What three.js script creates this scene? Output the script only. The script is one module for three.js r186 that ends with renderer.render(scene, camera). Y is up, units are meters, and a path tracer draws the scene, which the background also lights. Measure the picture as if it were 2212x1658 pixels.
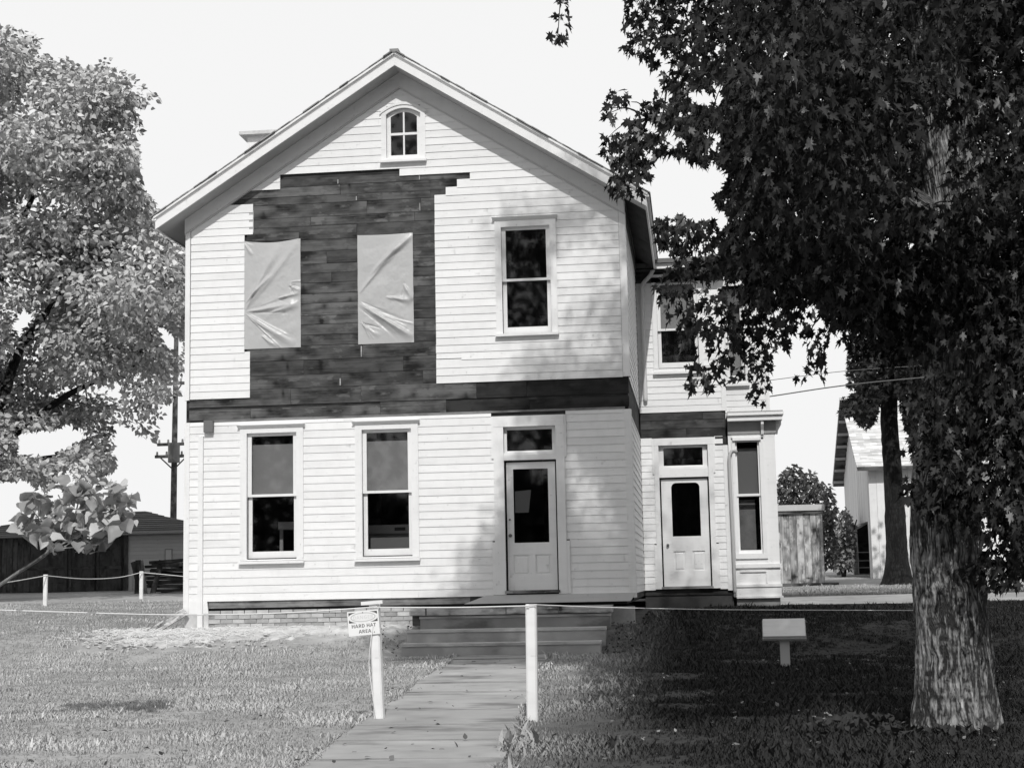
import * as THREE from 'three';
import { mergeGeometries } from 'three/addons/utils/BufferGeometryUtils.js';

// ------------------------------------------------------------------ camera, sky, sun, exposure
const W = 1024, H = 767;
const scene = new THREE.Scene();
const camera = new THREE.PerspectiveCamera(28.04, W / H, 0.1, 2000);
const D2R = Math.PI / 180;
camera.position.set(9.1455, 0.8, 27);
camera.rotation.order = 'YXZ';
camera.rotation.set(7.27 * D2R, 6.6 * D2R, -1.172 * D2R);
camera.updateMatrixWorld(true);
scene.add(camera);

const renderer = new THREE.WebGLRenderer({ antialias: true });
renderer.setSize(W, H);
renderer.toneMapping = THREE.LinearToneMapping;
renderer.toneMappingExposure = 1.0;
renderer.shadowMap.enabled = true;
renderer.shadowMap.type = THREE.PCFSoftShadowMap;

// clear summer sky: white haze low down, deeper towards the zenith
{
  const w = 256, h = 128, d = new Float32Array(w * h * 4);
  for (let j = 0; j < h; j++) {
    const el = ((j + 0.5) / h - 0.5) * Math.PI;              // row 0 is the nadir
    const q = Math.min(1, Math.max(0, (el / Math.PI * 180 - 18) / 57)), v = el > -0.02 ? 0.92 - 0.40 * q * q * (3 - 2 * q) : 0.2;
    for (let i = 0; i < w; i++) { const k = (j * w + i) * 4; d[k] = d[k + 1] = d[k + 2] = v; d[k + 3] = 1; }
  }
  const sky = new THREE.DataTexture(d, w, h, THREE.RGBAFormat, THREE.FloatType);
  sky.mapping = THREE.EquirectangularReflectionMapping;
  sky.minFilter = sky.magFilter = THREE.LinearFilter;
  sky.needsUpdate = true;
  scene.background = sky; scene.environment = sky;
}
const SUN = new THREE.Vector3(0.15, 1.0, 1.0).normalize();
const sun = new THREE.DirectionalLight(0xfffefc, 3.0);
sun.position.copy(SUN).multiplyScalar(70).add(new THREE.Vector3(5, 0, 0));
sun.target.position.set(5, 0, 0);
sun.castShadow = true;
sun.shadow.mapSize.set(4096, 4096);
Object.assign(sun.shadow.camera, { left: -35, right: 35, top: 35, bottom: -35, near: 1, far: 160 });
scene.add(sun, sun.target);

// ------------------------------------------------------------------ random, noise, textures
function rng(seed) { let s = seed >>> 0; return () => { s = (s + 0x6D2B79F5) >>> 0; let t = s; t = Math.imul(t ^ (t >>> 15), t | 1); t ^= t + Math.imul(t ^ (t >>> 7), t | 61); return ((t ^ (t >>> 14)) >>> 0) / 4294967296; }; }
const R0 = rng(1234);
const rr = (a, b, r = R0) => a + (b - a) * r();
const clamp = (v, a, b) => Math.min(b, Math.max(a, v));
const mix = (a, b, t) => a + (b - a) * t;
const sstep = (a, b, x) => { const t = clamp((x - a) / (b - a), 0, 1); return t * t * (3 - 2 * t); };
function hash(x, y, s) { let n = Math.imul(x, 374761393) + Math.imul(y, 668265263) + Math.imul(s, 974634777); n = Math.imul(n ^ (n >>> 13), 1274126177); return ((n ^ (n >>> 16)) >>> 0) / 4294967296; }
function vnoise(x, y, px, py, s) {          // value noise, periodic in px, py cells
  const xi = Math.floor(x), yi = Math.floor(y), fx = x - xi, fy = y - yi;
  const ux = fx * fx * (3 - 2 * fx), uy = fy * fy * (3 - 2 * fy);
  const X = a => ((a % px) + px) % px, Y = a => ((a % py) + py) % py;
  const a = hash(X(xi), Y(yi), s), b = hash(X(xi + 1), Y(yi), s), c = hash(X(xi), Y(yi + 1), s), e = hash(X(xi + 1), Y(yi + 1), s);
  return mix(mix(a, b, ux), mix(c, e, ux), uy);
}
function fbm(u, v, fu, fv, oct, s) { let t = 0, a = 0.5, n = 0; for (let o = 0; o < oct; o++) { t += a * vnoise(u * fu, v * fv, fu, fv, s + o); n += a; a *= 0.55; fu *= 2; fv *= 2; } return t / n; }
function tex(w, h, fn, repU, repV, srgb = true) {
  const d = new Uint8Array(w * h * 4);
  for (let j = 0; j < h; j++) for (let i = 0; i < w; i++) {
    const v = clamp(fn(i / w, j / h), 0, 1), k = (j * w + i) * 4;
    d[k] = d[k + 1] = d[k + 2] = Math.round(255 * (srgb ? (v <= 0.0031308 ? v * 12.92 : 1.055 * Math.pow(v, 1 / 2.4) - 0.055) : v)); d[k + 3] = 255;
  }
  const t = new THREE.DataTexture(d, w, h, THREE.RGBAFormat);
  t.wrapS = t.wrapT = THREE.RepeatWrapping; t.magFilter = THREE.LinearFilter; t.minFilter = THREE.LinearMipmapLinearFilter; t.generateMipmaps = true;
  t.repeat.set(1 / repU, 1 / repV);
  if (srgb) t.colorSpace = THREE.SRGBColorSpace;
  t.needsUpdate = true; return t;
}
// maps hold a factor (0..1) that scales the material's grey
const woodFn = (u, v) => {
  const g = fbm(u, v, 4, 60, 4, 11), st = fbm(u, v, 8, 7, 5, 21), knot = Math.pow(vnoise(u * 22, v * 8, 22, 8, 31), 10), pale = sstep(0.62, 0.75, fbm(u, v, 14, 12, 4, 33));
  return clamp(0.24 + 0.50 * g + 1.7 * (st - 0.43) - 0.6 * knot + 0.45 * pale, 0.05, 1);
};
const T = {
  wood: tex(512, 512, woodFn, 3.0, 1.2),
  woodBump: tex(512, 512, (u, v) => fbm(u, v, 4, 60, 4, 11), 3.0, 1.2, false),
  paint: tex(512, 256, (u, v) => 1 - 0.06 * sstep(0.5, 0.8, fbm(u, v, 5, 12, 5, 3)) - 0.04 * fbm(u, v, 4, 70, 3, 5) - 0.30 * Math.pow(vnoise(u * 60, v * 30, 60, 30, 7), 24) - 0.08 * Math.pow(fbm(u, v, 30, 3, 3, 9), 3), 3.7, 1.7),
  concrete: tex(512, 512, (u, v) => 0.55 + 0.45 * fbm(u, v, 5, 5, 6, 41) - 0.35 * sstep(0.55, 0.8, fbm(u, v, 3, 7, 5, 42)), 2.3, 2.3),
  ground: tex(1024, 1024, (u, v) => 0.30 + 0.5 * fbm(u, v, 7, 7, 5, 51) + 0.35 * (fbm(u, v, 60, 60, 4, 52) - 0.3), 11, 11),
  groundBump: tex(512, 512, (u, v) => fbm(u, v, 40, 40, 4, 55), 5, 5, false),
  bark: tex(512, 1024, (u, v) => {
    const wob = fbm(u, v, 4, 6, 3, 63) * 1.4, r = Math.abs(fbm(u + wob * 0.035, v, 30, 9, 5, 61) - 0.5) * 2;
    const cr = Math.abs(fbm(u, v + 0.02 * wob, 14, 22, 3, 64) - 0.5) * 2;
    return clamp(0.10 + 1.15 * r + 0.25 * (sstep(0.0, 0.5, cr) - 0.8) + 0.7 * (fbm(u, v, 6, 5, 5, 62) - 0.45), 0.05, 1);
  }, 1, 1.6),
  barkBump: tex(512, 1024, (u, v) => {
    const wob = fbm(u, v, 4, 6, 3, 63) * 1.4; return Math.pow(Math.abs(fbm(u + wob * 0.035, v, 30, 9, 5, 61) - 0.5) * 2, 0.6);
  }, 1, 1.6, false),
  shingle: tex(512, 512, (u, v) => { const row = Math.floor(v * 12), c = Math.floor(u * 14 + hash(row, 0, 5)); return 0.6 + 0.3 * hash(c % 14, row, 8) + 0.3 * (fbm(u, v, 6, 6, 4, 71) - 0.5) - 0.25 * (v * 12 - row < 0.12 ? 1 : 0); }, 3, 2.4),
  rough: tex(256, 256, (u, v) => 0.55 + 0.7 * (fbm(u, v, 6, 6, 5, 81) - 0.2), 1.3, 1.3),
};
const MC = {};
function M(g, o = {}) {          // neutral grey standard material
  const key = g + JSON.stringify(Object.keys(o).map(k => [k, o[k] && o[k].uuid ? o[k].uuid : o[k]]));
  if (MC[key]) return MC[key];
  const m = new THREE.MeshStandardMaterial({ roughness: 0.85, metalness: 0, ...o });
  m.color.setRGB(g, g, g); return (MC[key] = m);
}
const PAINT = [0.80, 0.77, 0.82, 0.785].map(g => M(g, { map: T.paint, roughness: 0.7 }));
const white = PAINT[0];
const trimM = M(0.80, { map: T.paint, roughness: 0.65, bumpScale: 0 });
const BARE = [0.085, 0.12, 0.10, 0.14, 0.07, 0.105].map(g => M(g, { map: T.wood, bumpMap: T.woodBump, bumpScale: 0.004, roughness: 0.95 }));
const darkWood = M(0.05, { map: T.wood, roughness: 0.95 });
const blackM = M(0.02, { roughness: 1 });
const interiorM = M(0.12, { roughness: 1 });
const barkM = M(0.46, { map: T.bark, bumpMap: T.barkBump, bumpScale: 0.04, roughness: 1 });
const barkDark = M(0.08, { map: T.bark, bumpMap: T.barkBump, bumpScale: 0.03, roughness: 1 });
const concreteM = M(0.26, { map: T.concrete, roughness: 0.95 });
const metalDark = M(0.12, { roughness: 0.5, metalness: 0.4 });
const glassM = new THREE.MeshPhysicalMaterial({ color: 0xe6e6e6, transmission: 1, thickness: 0, roughness: 0.03, ior: 1.5 });

// ------------------------------------------------------------------ geometry helpers
const V3 = (x, y, z) => new THREE.Vector3(x, y, z);
class MB {
  constructor() { this.p = []; this.u = []; this.ix = []; }
  quad(a, b, c, d, uvs) { const n = this.p.length / 3; for (const v of [a, b, c, d]) this.p.push(v[0], v[1], v[2]); for (const t of uvs) this.u.push(t[0], t[1]); this.ix.push(n, n + 1, n + 2, n, n + 2, n + 3); }
  // eight corners: bottom/top quads seen from the front: 0..3 back (x0y0,x1y0,x1y1,x0y1), 4..7 front
  hexa(c, off) {
    const ext = [0, 1, 2].map(k => Math.max(...c.map(v => v[k])) - Math.min(...c.map(v => v[k])));
    const L = ext.indexOf(Math.max(...ext)), o = off || [R0() * 7, R0() * 7];
    for (const [f, n] of [[[4, 5, 6, 7], 2], [[1, 0, 3, 2], 2], [[0, 4, 7, 3], 0], [[5, 1, 2, 6], 0], [[7, 6, 2, 3], 1], [[0, 1, 5, 4], 1]]) {
      const ax = [0, 1, 2].filter(k => k !== n); if (ax[1] === L) ax.reverse();
      this.quad(...f.map(k => c[k]), f.map(k => [c[k][ax[0]] + o[0], c[k][ax[1]] + o[1]]));
    }
    return this;
  }
  box(x0, x1, y0, y1, z0, z1, off) { return this.hexa([[x0, y0, z0], [x1, y0, z0], [x1, y1, z0], [x0, y1, z0], [x0, y0, z1], [x1, y0, z1], [x1, y1, z1], [x0, y1, z1]], off); }
  geo() {
    const g = new THREE.BufferGeometry();
    g.setAttribute('position', new THREE.Float32BufferAttribute(this.p, 3)); g.setAttribute('uv', new THREE.Float32BufferAttribute(this.u, 2)); g.setIndex(this.ix); g.computeVertexNormals(); return g;
  }
}
const names = {};
function numbered(n) { const k = names[n] = (names[n] === undefined ? 0 : names[n] + 1); return k ? n + '_' + String(k).padStart(3, '0') : n; }
function mesh(name, g, m, parent) {
  const o = new THREE.Mesh(g.geo ? g.geo() : g, m); o.castShadow = o.receiveShadow = true;
  o.name = parent && parent !== scene ? name : numbered(name); (parent || scene).add(o); return o;
}
const box = (name, b, m, parent) => mesh(name, new MB().box(...b), m, parent);
function tag(o, label, category, group) { o.userData = { ...o.userData, label, category }; if (group) o.userData.group = group; return o; }
function thing(name, label, category, group, pos = [0, 0, 0], turn = 0) { const o = new THREE.Group(); o.name = numbered(name); o.position.set(...pos); o.rotation.y = turn; scene.add(o); return tag(o, label, category, group); }
function struct(name, g, m) { const o = mesh(name, g, m); o.userData.kind = 'structure'; return o; }
function stuff(o) { o.userData.kind = 'stuff'; return o; }
function tube(pts, rad, seg = 24, rs = 10, closedEnds = true) {       // tapered tube, uv in metres
  const c = new THREE.CatmullRomCurve3(pts.map(p => Array.isArray(p) ? V3(...p) : p));
  const fr = c.computeFrenetFrames(seg, false), P = [], U = [], I = [], len = c.getLength();
  const rf = typeof rad === 'function' ? rad : t => mix(rad[0], rad[1], t);
  for (let i = 0; i <= seg; i++) {
    const t = i / seg, q = c.getPointAt(t), r = rf(t);
    for (let j = 0; j <= rs; j++) {
      const a = j / rs * Math.PI * 2, rv = typeof r === 'function' ? r(a) : r;
      const n = fr.normals[i].clone().multiplyScalar(Math.cos(a)).addScaledVector(fr.binormals[i], Math.sin(a));
      P.push(q.x + n.x * rv, q.y + n.y * rv, q.z + n.z * rv); U.push(j / rs * Math.max(1, Math.round(2)), t * len);
    }
  }
  for (let i = 0; i < seg; i++) for (let j = 0; j < rs; j++) { const a = i * (rs + 1) + j, b = a + rs + 1; I.push(a, a + 1, b, a + 1, b + 1, b); }
  if (closedEnds) for (const [i, q, s] of [[0, c.getPointAt(0), 1], [seg, c.getPointAt(1), -1]]) {
    const n = P.length / 3; P.push(q.x, q.y, q.z); U.push(0, 0);
    for (let j = 0; j < rs; j++) { const a = i * (rs + 1) + j; s > 0 ? I.push(n, a + 1, a) : I.push(n, a, a + 1); }
  }
  const g = new THREE.BufferGeometry();
  g.setAttribute('position', new THREE.Float32BufferAttribute(P, 3)); g.setAttribute('uv', new THREE.Float32BufferAttribute(U, 2)); g.setIndex(I); g.computeVertexNormals(); return g;
}
// photo measures (2212 x 1658) to a point on the plane z, and back
const PF = 829 / Math.tan(28.04 / 2 * D2R), CR = camera.matrixWorld, CI = camera.matrixWorldInverse.copy(camera.matrixWorld).invert();
function at(px, py, z) { const d = V3((px - 1106) / PF, -(py - 829) / PF, -1).transformDirection(CR); const t = (z - camera.position.z) / d.z; return camera.position.clone().addScaledVector(d, t); }
function toPx(p) { const c = p.clone().applyMatrix4(CI); return c.z > -0.1 ? null : [1106 + PF * c.x / -c.z, 829 - PF * c.y / -c.z]; }
function inPoly(x, y, poly) { let c = false; for (let i = 0, j = poly.length - 1; i < poly.length; j = i++) { const [xi, yi] = poly[i], [xj, yj] = poly[j]; if ((yi > y) !== (yj > y) && x < (xj - xi) * (y - yi) / (yj - yi) + xi) c = !c; } return c; }
const ell = [];

// ------------------------------------------------------------------ ground
function gnd(x, z) {
  let y;
  if (z < 0.25) y = 0.025 * Math.max(0, -z) - 0.006 * Math.max(0, -z - 28);
  else y = -0.45 * sstep(0.25, mix(2.6, 1.3, sstep(3.3, 4.3, x) * (1 - sstep(7.6, 8.8, x))), z) - 0.012 * Math.max(0, z - 2.6);
  y += 0.10 * Math.exp(-((x - 14) ** 2) / 10 - ((z + 14) ** 2) / 8);
  return y + 0.03 * (fbm(x * 0.03 + 0.5, z * 0.03 + 0.5, 16, 16, 3, 91) - 0.5);
}
{
  const xs = [], zs = [];
  for (let x = -300; x < -24; x += 20) xs.push(x); for (let x = -24; x <= 36; x += 0.6) xs.push(x); for (let x = 50; x <= 320; x += 20) xs.push(x);
  for (let z = 60; z > 30; z -= 3) zs.push(z); for (let z = 30; z > 4; z -= 0.5) zs.push(z); for (let z = 4; z > -4; z -= 0.2) zs.push(z); for (let z = -4; z > -44; z -= 0.8) zs.push(z); for (let z = -44; z > -640; z -= 30) zs.push(z);
  const P = [], U = [], C = [], I = [];
  for (const z of zs) for (const x of xs) {
    P.push(x, gnd(x, z), z); U.push(x, z);
    const paintedShade = sstep(6.5, 9, x + 0.4 * fbm(x * 0.11 + 9, z * 0.11 + 9, 16, 16, 3, 92)) * sstep(-14, -9, z) * (1 - sstep(24, 30, z));
    const c = mix(1, 0.045, paintedShade); C.push(c, c, c);  // shade below the maple painted into the ground colour
  }
  const n = xs.length;
  for (let j = 0; j < zs.length - 1; j++) for (let i = 0; i < n - 1; i++) { const a = j * n + i; I.push(a, a + 1, a + n, a + 1, a + n + 1, a + n); }
  const g = new THREE.BufferGeometry();
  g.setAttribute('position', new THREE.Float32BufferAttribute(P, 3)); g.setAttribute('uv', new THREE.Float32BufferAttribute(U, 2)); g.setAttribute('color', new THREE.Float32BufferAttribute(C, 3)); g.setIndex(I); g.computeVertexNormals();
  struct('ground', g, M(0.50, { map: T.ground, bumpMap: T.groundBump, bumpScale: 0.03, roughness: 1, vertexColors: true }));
}
function sheet(name, left, right, m, lift = 0.012, sub = 24) {   // a strip laid on the ground between two edges given as x,z points
  const cl = new THREE.CatmullRomCurve3(left.map(p => V3(p[0], 0, p[1]))), cr = new THREE.CatmullRomCurve3(right.map(p => V3(p[0], 0, p[1])));
  const P = [], U = [], I = [], k = 6;
  for (let i = 0; i <= sub; i++) { const a = cl.getPoint(i / sub), b = cr.getPoint(i / sub); for (let j = 0; j <= k; j++) { const q = a.clone().lerp(b, j / k); P.push(q.x, gnd(q.x, q.z) + lift, q.z); U.push(q.x, q.z); } }
  for (let i = 0; i < sub; i++) for (let j = 0; j < k; j++) { const a = i * (k + 1) + j; I.push(a, a + 1, a + k + 1, a + 1, a + k + 2, a + k + 1); }
  const g = new THREE.BufferGeometry(); g.setAttribute('position', new THREE.Float32BufferAttribute(P, 3)); g.setAttribute('uv', new THREE.Float32BufferAttribute(U, 2)); g.setIndex(I); g.computeVertexNormals();
  return struct(name, g, m);
}
// concrete walk from the steps towards the street, drawn as single slabs
{
  const a = at(975, 1424, 2.5).x, b = at(914, 1462, 6.6).x;
  const slope = (b - a) / 4.1;
  const walk = new THREE.Group(); walk.name = 'walkway'; walk.userData.kind = 'structure'; scene.add(walk);
  let z = 1.5;
  while (z < 19) {
    const L = rr(1.1, 1.35), z1 = z + L - 0.035, x0 = a + slope * (z - 2.5), x1 = a + slope * (z1 - 2.5), w = 1.55, m = new MB(), t = rr(0.01, 0.04);
    const y = (x, zz) => gnd(x, zz) + t;
    m.hexa([[x0, y(x0, z) - 0.1, z], [x0 + w, y(x0 + w, z) - 0.1, z], [x0 + w, y(x0 + w, z), z], [x0, y(x0, z), z], [x1, y(x1, z1) - 0.1, z1], [x1 + w, y(x1 + w, z1) - 0.1, z1], [x1 + w, y(x1 + w, z1), z1], [x1, y(x1, z1), z1]]);
    mesh('walkway_slab', m, M(rr(0.38, 0.46), { map: T.concrete, roughness: 0.95 }), walk); z += L;
  }
}
sheet('gravel_drive', [[10.0, -9.6], [13.5, -10.2], [18, -10.6], [40, -11.5]], [[10.1, -6.2], [13.5, -6.0], [18, -6.1], [40, -6.5]], M(0.46, { map: T.ground, roughness: 1 }), 0.015, 40);
// loose dirt thrown up along the foot of the front wall: a mound that runs out under the grass
{
  const P = [], Uv = [], I = [], nx = 130, nz = 44, x0 = -2.2, x1 = 4.4, z0 = -0.02, z1 = 2.1;
  for (let j = 0; j <= nz; j++) for (let i = 0; i <= nx; i++) {
    const x = mix(x0, x1, i / nx), z = mix(z0, z1, j / nz), w = x < 0.4 ? 1.15 : mix(1.2, 0.5, (x - 0.4) / 4), n = fbm(x * 0.09 + 4, z * 0.09 + 4, 64, 64, 5, 93), f = fbm(x * 0.5 + 4, z * 0.5 + 4, 64, 64, 4, 94);
    const e = 1 - z / w - sstep(-0.3, -1.7, x) * 1.3 - sstep(3.9, 4.4, x) + 0.9 * (n - 0.5), lift = e > 0 ? 0.02 + 0.05 * sstep(0, 0.5, e) + 0.06 * (f - 0.5) : 0.02 + e * 0.25;
    P.push(x, gnd(x, z) + Math.max(-0.08, lift), z); Uv.push(x, z);
  }
  for (let j = 0; j < nz; j++) for (let i = 0; i < nx; i++) { const a = j * (nx + 1) + i; I.push(a, a + nx + 1, a + 1, a + 1, a + nx + 1, a + nx + 2); }
  const g = new THREE.BufferGeometry(); g.setAttribute('position', new THREE.Float32BufferAttribute(P, 3)); g.setAttribute('uv', new THREE.Float32BufferAttribute(Uv, 2)); g.setIndex(I); g.computeVertexNormals();
  struct('dirt', g, M(0.62, { map: T.rough, roughness: 1 }));
}

// ------------------------------------------------------------------ the house
const house = thing('house', 'two storey white clapboard house with dark boards bared across its gable front', 'house');
const EXP = 0.1375, AX = 4.05, AY = 9.85, SL = 0.634;
const rakeY = x => AY - SL * Math.abs(x - AX);

// wall panels behind the siding: shapes with real openings
function wallPanel(name, outline, holes, z0, z1, m, parent) {
  const s = new THREE.Shape(outline.map(p => new THREE.Vector2(...p)));
  for (const h of holes) { const p = new THREE.Path(); if (h.length === 4) { const [a, b, c, d] = h; p.moveTo(a, c); p.lineTo(a, d); p.lineTo(b, d); p.lineTo(b, c); p.closePath(); } else { p.moveTo(...h[0]); for (const q of h.slice(1)) p.lineTo(...q); p.closePath(); } s.holes.push(p); }
  const g = new THREE.ExtrudeGeometry(s, { depth: z1 - z0, bevelEnabled: false }); g.translate(0, 0, z0);
  return mesh(name, g, m, parent);
}
const gableArch = (x0, x1, y0, y1, rise, n = 12) => { const p = [[x0, y0], [x1, y0], [x1, y1]]; for (let i = 1; i < n; i++) { const t = i / n; p.push([mix(x1, x0, t), y1 + rise * (1 - (2 * t - 1) ** 2)]); } p.push([x0, y1]); return p; };
const OPEN = {   // x0 x1 y0 y1 of the openings in the front wall
  w1: [1.17, 2.09, 1.28, 3.53], w2: [3.29, 4.19, 1.28, 3.53], win: [5.88, 6.76, 5.18, 7.12], door: [5.85, 6.78, 0.58, 3.52],
  p1: [1.22, 2.08, 5.16, 7.0], p2: [3.33, 4.17, 5.16, 7.02],
};
const frontWall = wallPanel('front_wall', [[0.02, 0.42], [8.08, 0.42], [8.08, rakeY(8.08) + 0.26], [AX, AY + 0.26], [0.02, rakeY(0.02) + 0.26]],
  [...Object.values(OPEN), gableArch(3.79, 4.43, 8.5, 9.34, 0.11)], -0.15, -0.022, darkWood, house);

// clapboards: a bevelled board leaning out at its lower edge
function clap(x0, x1, y0, h, m, parent, zb = 0) {
  if (x1 - x0 < 0.02) return;
  const j = rr(-0.0015, 0.0015), w0 = rr(-0.0012, 0.0012), w1 = rr(-0.0012, 0.0012);
  const b = new MB().hexa([[x0, y0 + w0, zb + 0.002], [x1, y0 + w1, zb + 0.002], [x1, y0 + h + w1, zb + 0.002], [x0, y0 + h + w0, zb + 0.002],
    [x0, y0 + w0, zb + 0.0195 + j], [x1, y0 + w1, zb + 0.0195 + j], [x1, y0 + h + w1, zb + 0.007], [x0, y0 + h + w0, zb + 0.007]]);
  return mesh('clapboard', b, m, parent);
}
function course(x0, x1, y0, holes, parent, h = EXP + 0.022, zb = 0) {     // one row, cut by holes, broken into boards
  let segs = [[x0, x1]];
  holes = holes.filter(q => q.length < 4 || (y0 + EXP > q[2] + 0.004 && y0 < q[3] - 0.004));
  for (const [a, b, yb, yt] of holes) if (yb !== undefined) {       // boards notched under sills and over caps
    if (yb > y0 + 0.012) clap(Math.max(a, x0), Math.min(b, x1), y0, yb - y0 + 0.004, PAINT[0], parent, zb);
    if (yt < y0 + EXP - 0.012) clap(Math.max(a, x0), Math.min(b, x1), yt - 0.004, y0 + h - yt, PAINT[1], parent, zb);
  }
  for (const [a, b] of holes) segs = segs.flatMap(([s, e]) => b <= s || a >= e ? [[s, e]] : [[s, a], [b, e]].filter(q => q[1] - q[0] > 0.01));
  for (const [s, e] of segs) {
    let a = s;
    while (a < e - 0.001) { let b = a + rr(2.6, 4.6); if (e - b < 0.8) b = e; clap(a, b - (b < e ? 0.002 : 0), y0, h, PAINT[Math.floor(R0() * 4)], parent, zb); a = b; }
  }
}
// front, ground floor
for (let k = 0; k < 24; k++) {
  const y = 0.53 + EXP * k, yt = Math.min(y + EXP + 0.022, 3.76), hs = [[0, 0.1]];
  hs.push([1.05, 2.21, 1.19, 3.66], [3.17, 4.31, 1.19, 3.66]);
  hs.push(y < 1.45 ? [5.62, 6.985] : y < 2.88 ? [5.67, 6.93] : [5.635, 6.965]);
  hs.push([8.0, 8.1]); course(0.1, 8.0, y, hs, frontWall, yt - y);
}
// front, upper floor and gable
for (let k = 0; k < 42; k++) {
  const y = 4.185 + EXP * k; if (y > 9.75) break;
  const ym = y + 0.14, dx = (AY - ym) / SL, lim = Math.max(0, dx);
  let x0 = 0.1, x1 = 8.0; if (ym > 7.2) { const e = (AY - 0.025 - y) / SL; x0 = Math.max(x0, AX - e); x1 = Math.min(x1, AX + e); }
  const hs = [];
  if (y < 4.3) hs.push([4.6, 8.1]);
  if (y < 4.98) hs.push([1.22, 4.66]); else if (y < 7.2) hs.push([1.115, 4.665]); else if (y < 7.7) hs.push([1.275, 4.67]);
  else if (y < 7.85) hs.push([0, 4.88]); else if (y < 7.98) hs.push([0, 5.3]); else if (y < 8.1) hs.push([1.79, 4.03]);
  if (k === 27) { hs.pop(); hs.push([0, 5.09]); }
  if (k === 28) { hs.pop(); hs.push([1.79, 5.33]); }
  if (k === 29) { hs.push([1.79, 4.03]); }
  hs.push([5.77, 6.87, 5.13, 7.28]);
  if (y > 8.3 && y < 9.42) hs.push(y > 9.3 ? [3.80, 4.42, 8, 9.5] : [3.71, 4.51, 8.43, 9.6]);
  let h = EXP + 0.022, yy = y;
  if (k === 4) { course(x0, 4.0, yy, hs, frontWall, h); course(4.665, 5.12, yy + 0.03, [], frontWall, h - 0.03); course(5.12, x1, yy, hs, frontWall, h); continue; }
  course(x0, x1, yy, hs, frontWall, h);
}
// bare sheathing boards where the siding has been stripped
function bareBoards(regions, y0, y1, parent, hmin, hmax, z0 = -0.022, z1 = -0.002, minL = 0.35, maxL = 1.7, mats = BARE) {
  let y = y0;
  while (y < y1 - 0.01) {
    let h = rr(hmin, hmax); if (y1 - (y + h) < 0.1) h = y1 - y;
    const [a, b] = regions(y + h / 2); let x = a;
    while (x < b - 0.01) {
      let L = rr(minL, maxL); if (b - (x + L) < 0.25) L = b - x;
      const dz = rr(-0.004, 0.003);
      box('sheathing_board', [x + 0.003, x + L - 0.003, y + 0.0035 + rr(0, 0.003), y + h - 0.003, z0, z1 + dz], mats[Math.floor(R0() * mats.length)], parent);
      if (R0() < 0.28 && L > 0.5) box('nail_strip', [x + L - 0.028, x + L - 0.006, y + 0.02, y + h * rr(0.5, 0.95), z0, z1 + 0.006], M(rr(0.3, 0.45), { map: T.wood, roughness: 0.95 }), parent);
      x += L;
    }
    y += h;
  }
}
const bare1 = () => [0, 0];
// between and around the covered windows (the openings themselves are left open)
bareBoards(() => [1.16, 4.72], 4.33, 5.10, frontWall, 0.22, 0.27, -0.022, -0.002, 0.9, 2.6);
for (const [a, b] of [[1.06, 1.215], [2.085, 3.325], [4.175, 4.74]]) bareBoards(() => [a, b], 5.10, 7.06, frontWall, 0.16, 0.235, -0.022, -0.002, 0.5, 1.3);
bareBoards(() => [1.20, 4.74], 7.06, 7.74, frontWall, 0.17, 0.26, -0.022, -0.002, 0.9, 2.4);
bareBoards(() => [1.0, 5.4], 7.74, 8.22, frontWall, 0.14, 0.2, -0.022, -0.004, 1.2, 3);
// old painted strip at the left of the stripped part
box('casing_strip', [1.20, 1.285, 7.24, 7.66, -0.02, 0.012], M(0.5, { map: T.rough }), frontWall);
box('window_header', [1.16, 2.14, 7.085, 7.21, -0.02, 0.01], M(0.10, { map: T.wood }), frontWall);
// belt of bared beams between the storeys
{
  let x = 0.08; const belt = M(0.12, { map: T.wood, bumpMap: T.woodBump, bumpScale: 0.005, roughness: 0.95 });
  for (const L of [1.15, 2.4, 1.2, 1.5, 1.77]) { box('belt_beam', [x, x + L - 0.005, 3.80, 4.0 + rr(-0.02, 0.03), -0.022, -0.001 + rr(-0.003, 0.003)], x > 4.5 ? M(0.03, { map: T.wood, roughness: 0.95 }) : belt, frontWall); x += L; }  // both rows: beams to the right darker, shade painted into their colour
  x = 0.08;
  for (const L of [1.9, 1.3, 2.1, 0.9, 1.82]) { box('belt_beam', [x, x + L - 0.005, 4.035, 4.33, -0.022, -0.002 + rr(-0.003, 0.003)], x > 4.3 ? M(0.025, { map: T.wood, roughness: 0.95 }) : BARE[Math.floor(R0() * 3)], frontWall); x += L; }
  box('belt_ledge', [0.36, 8.02, 3.76, 3.795, -0.02, 0.018], M(0.24, { map: T.wood }), frontWall);
}
// corner boards, water table, pilaster strip
for (const [x0, x1, y0, y1, z1] of [[0.0, 0.10, 0.31, 3.76, 0.034], [0.0, 0.09, 4.17, 7.45, 0.034], [8.0, 8.125, 0.46, 3.75, 0.034], [8.005, 8.125, 4.33, 7.5, 0.036]]) box('corner_board', [x0, x1, y0, y1, -0.02, z1], trimM, house);
box('drain_board', [0.275, 0.365, -0.14, 3.50, 0.0, 0.075], trimM, house);
{ const b = new MB(); b.hexa([[5.1, 0.40, -0.02], [8.02, 0.40, -0.02], [8.12, 0.545, -0.02], [5.5, 0.545, -0.02], [5.1, 0.40, 0.06], [8.02, 0.40, 0.06], [8.12, 0.545, 0.045], [5.5, 0.545, 0.045]]); mesh('water_table', b, M(0.55, { map: T.paint }), house); }
box('sill_beam', [0.46, 5.2, 0.405, 0.535, -0.12, -0.008], M(0.22, { map: T.wood, bumpMap: T.woodBump, bumpScale: 0.006 }), house);
box('gap_strip', [0.46, 5.2, 0.315, 0.402, -0.20, -0.07], blackM, house);  // black strip stands for the dark gap under the sill beam
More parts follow.
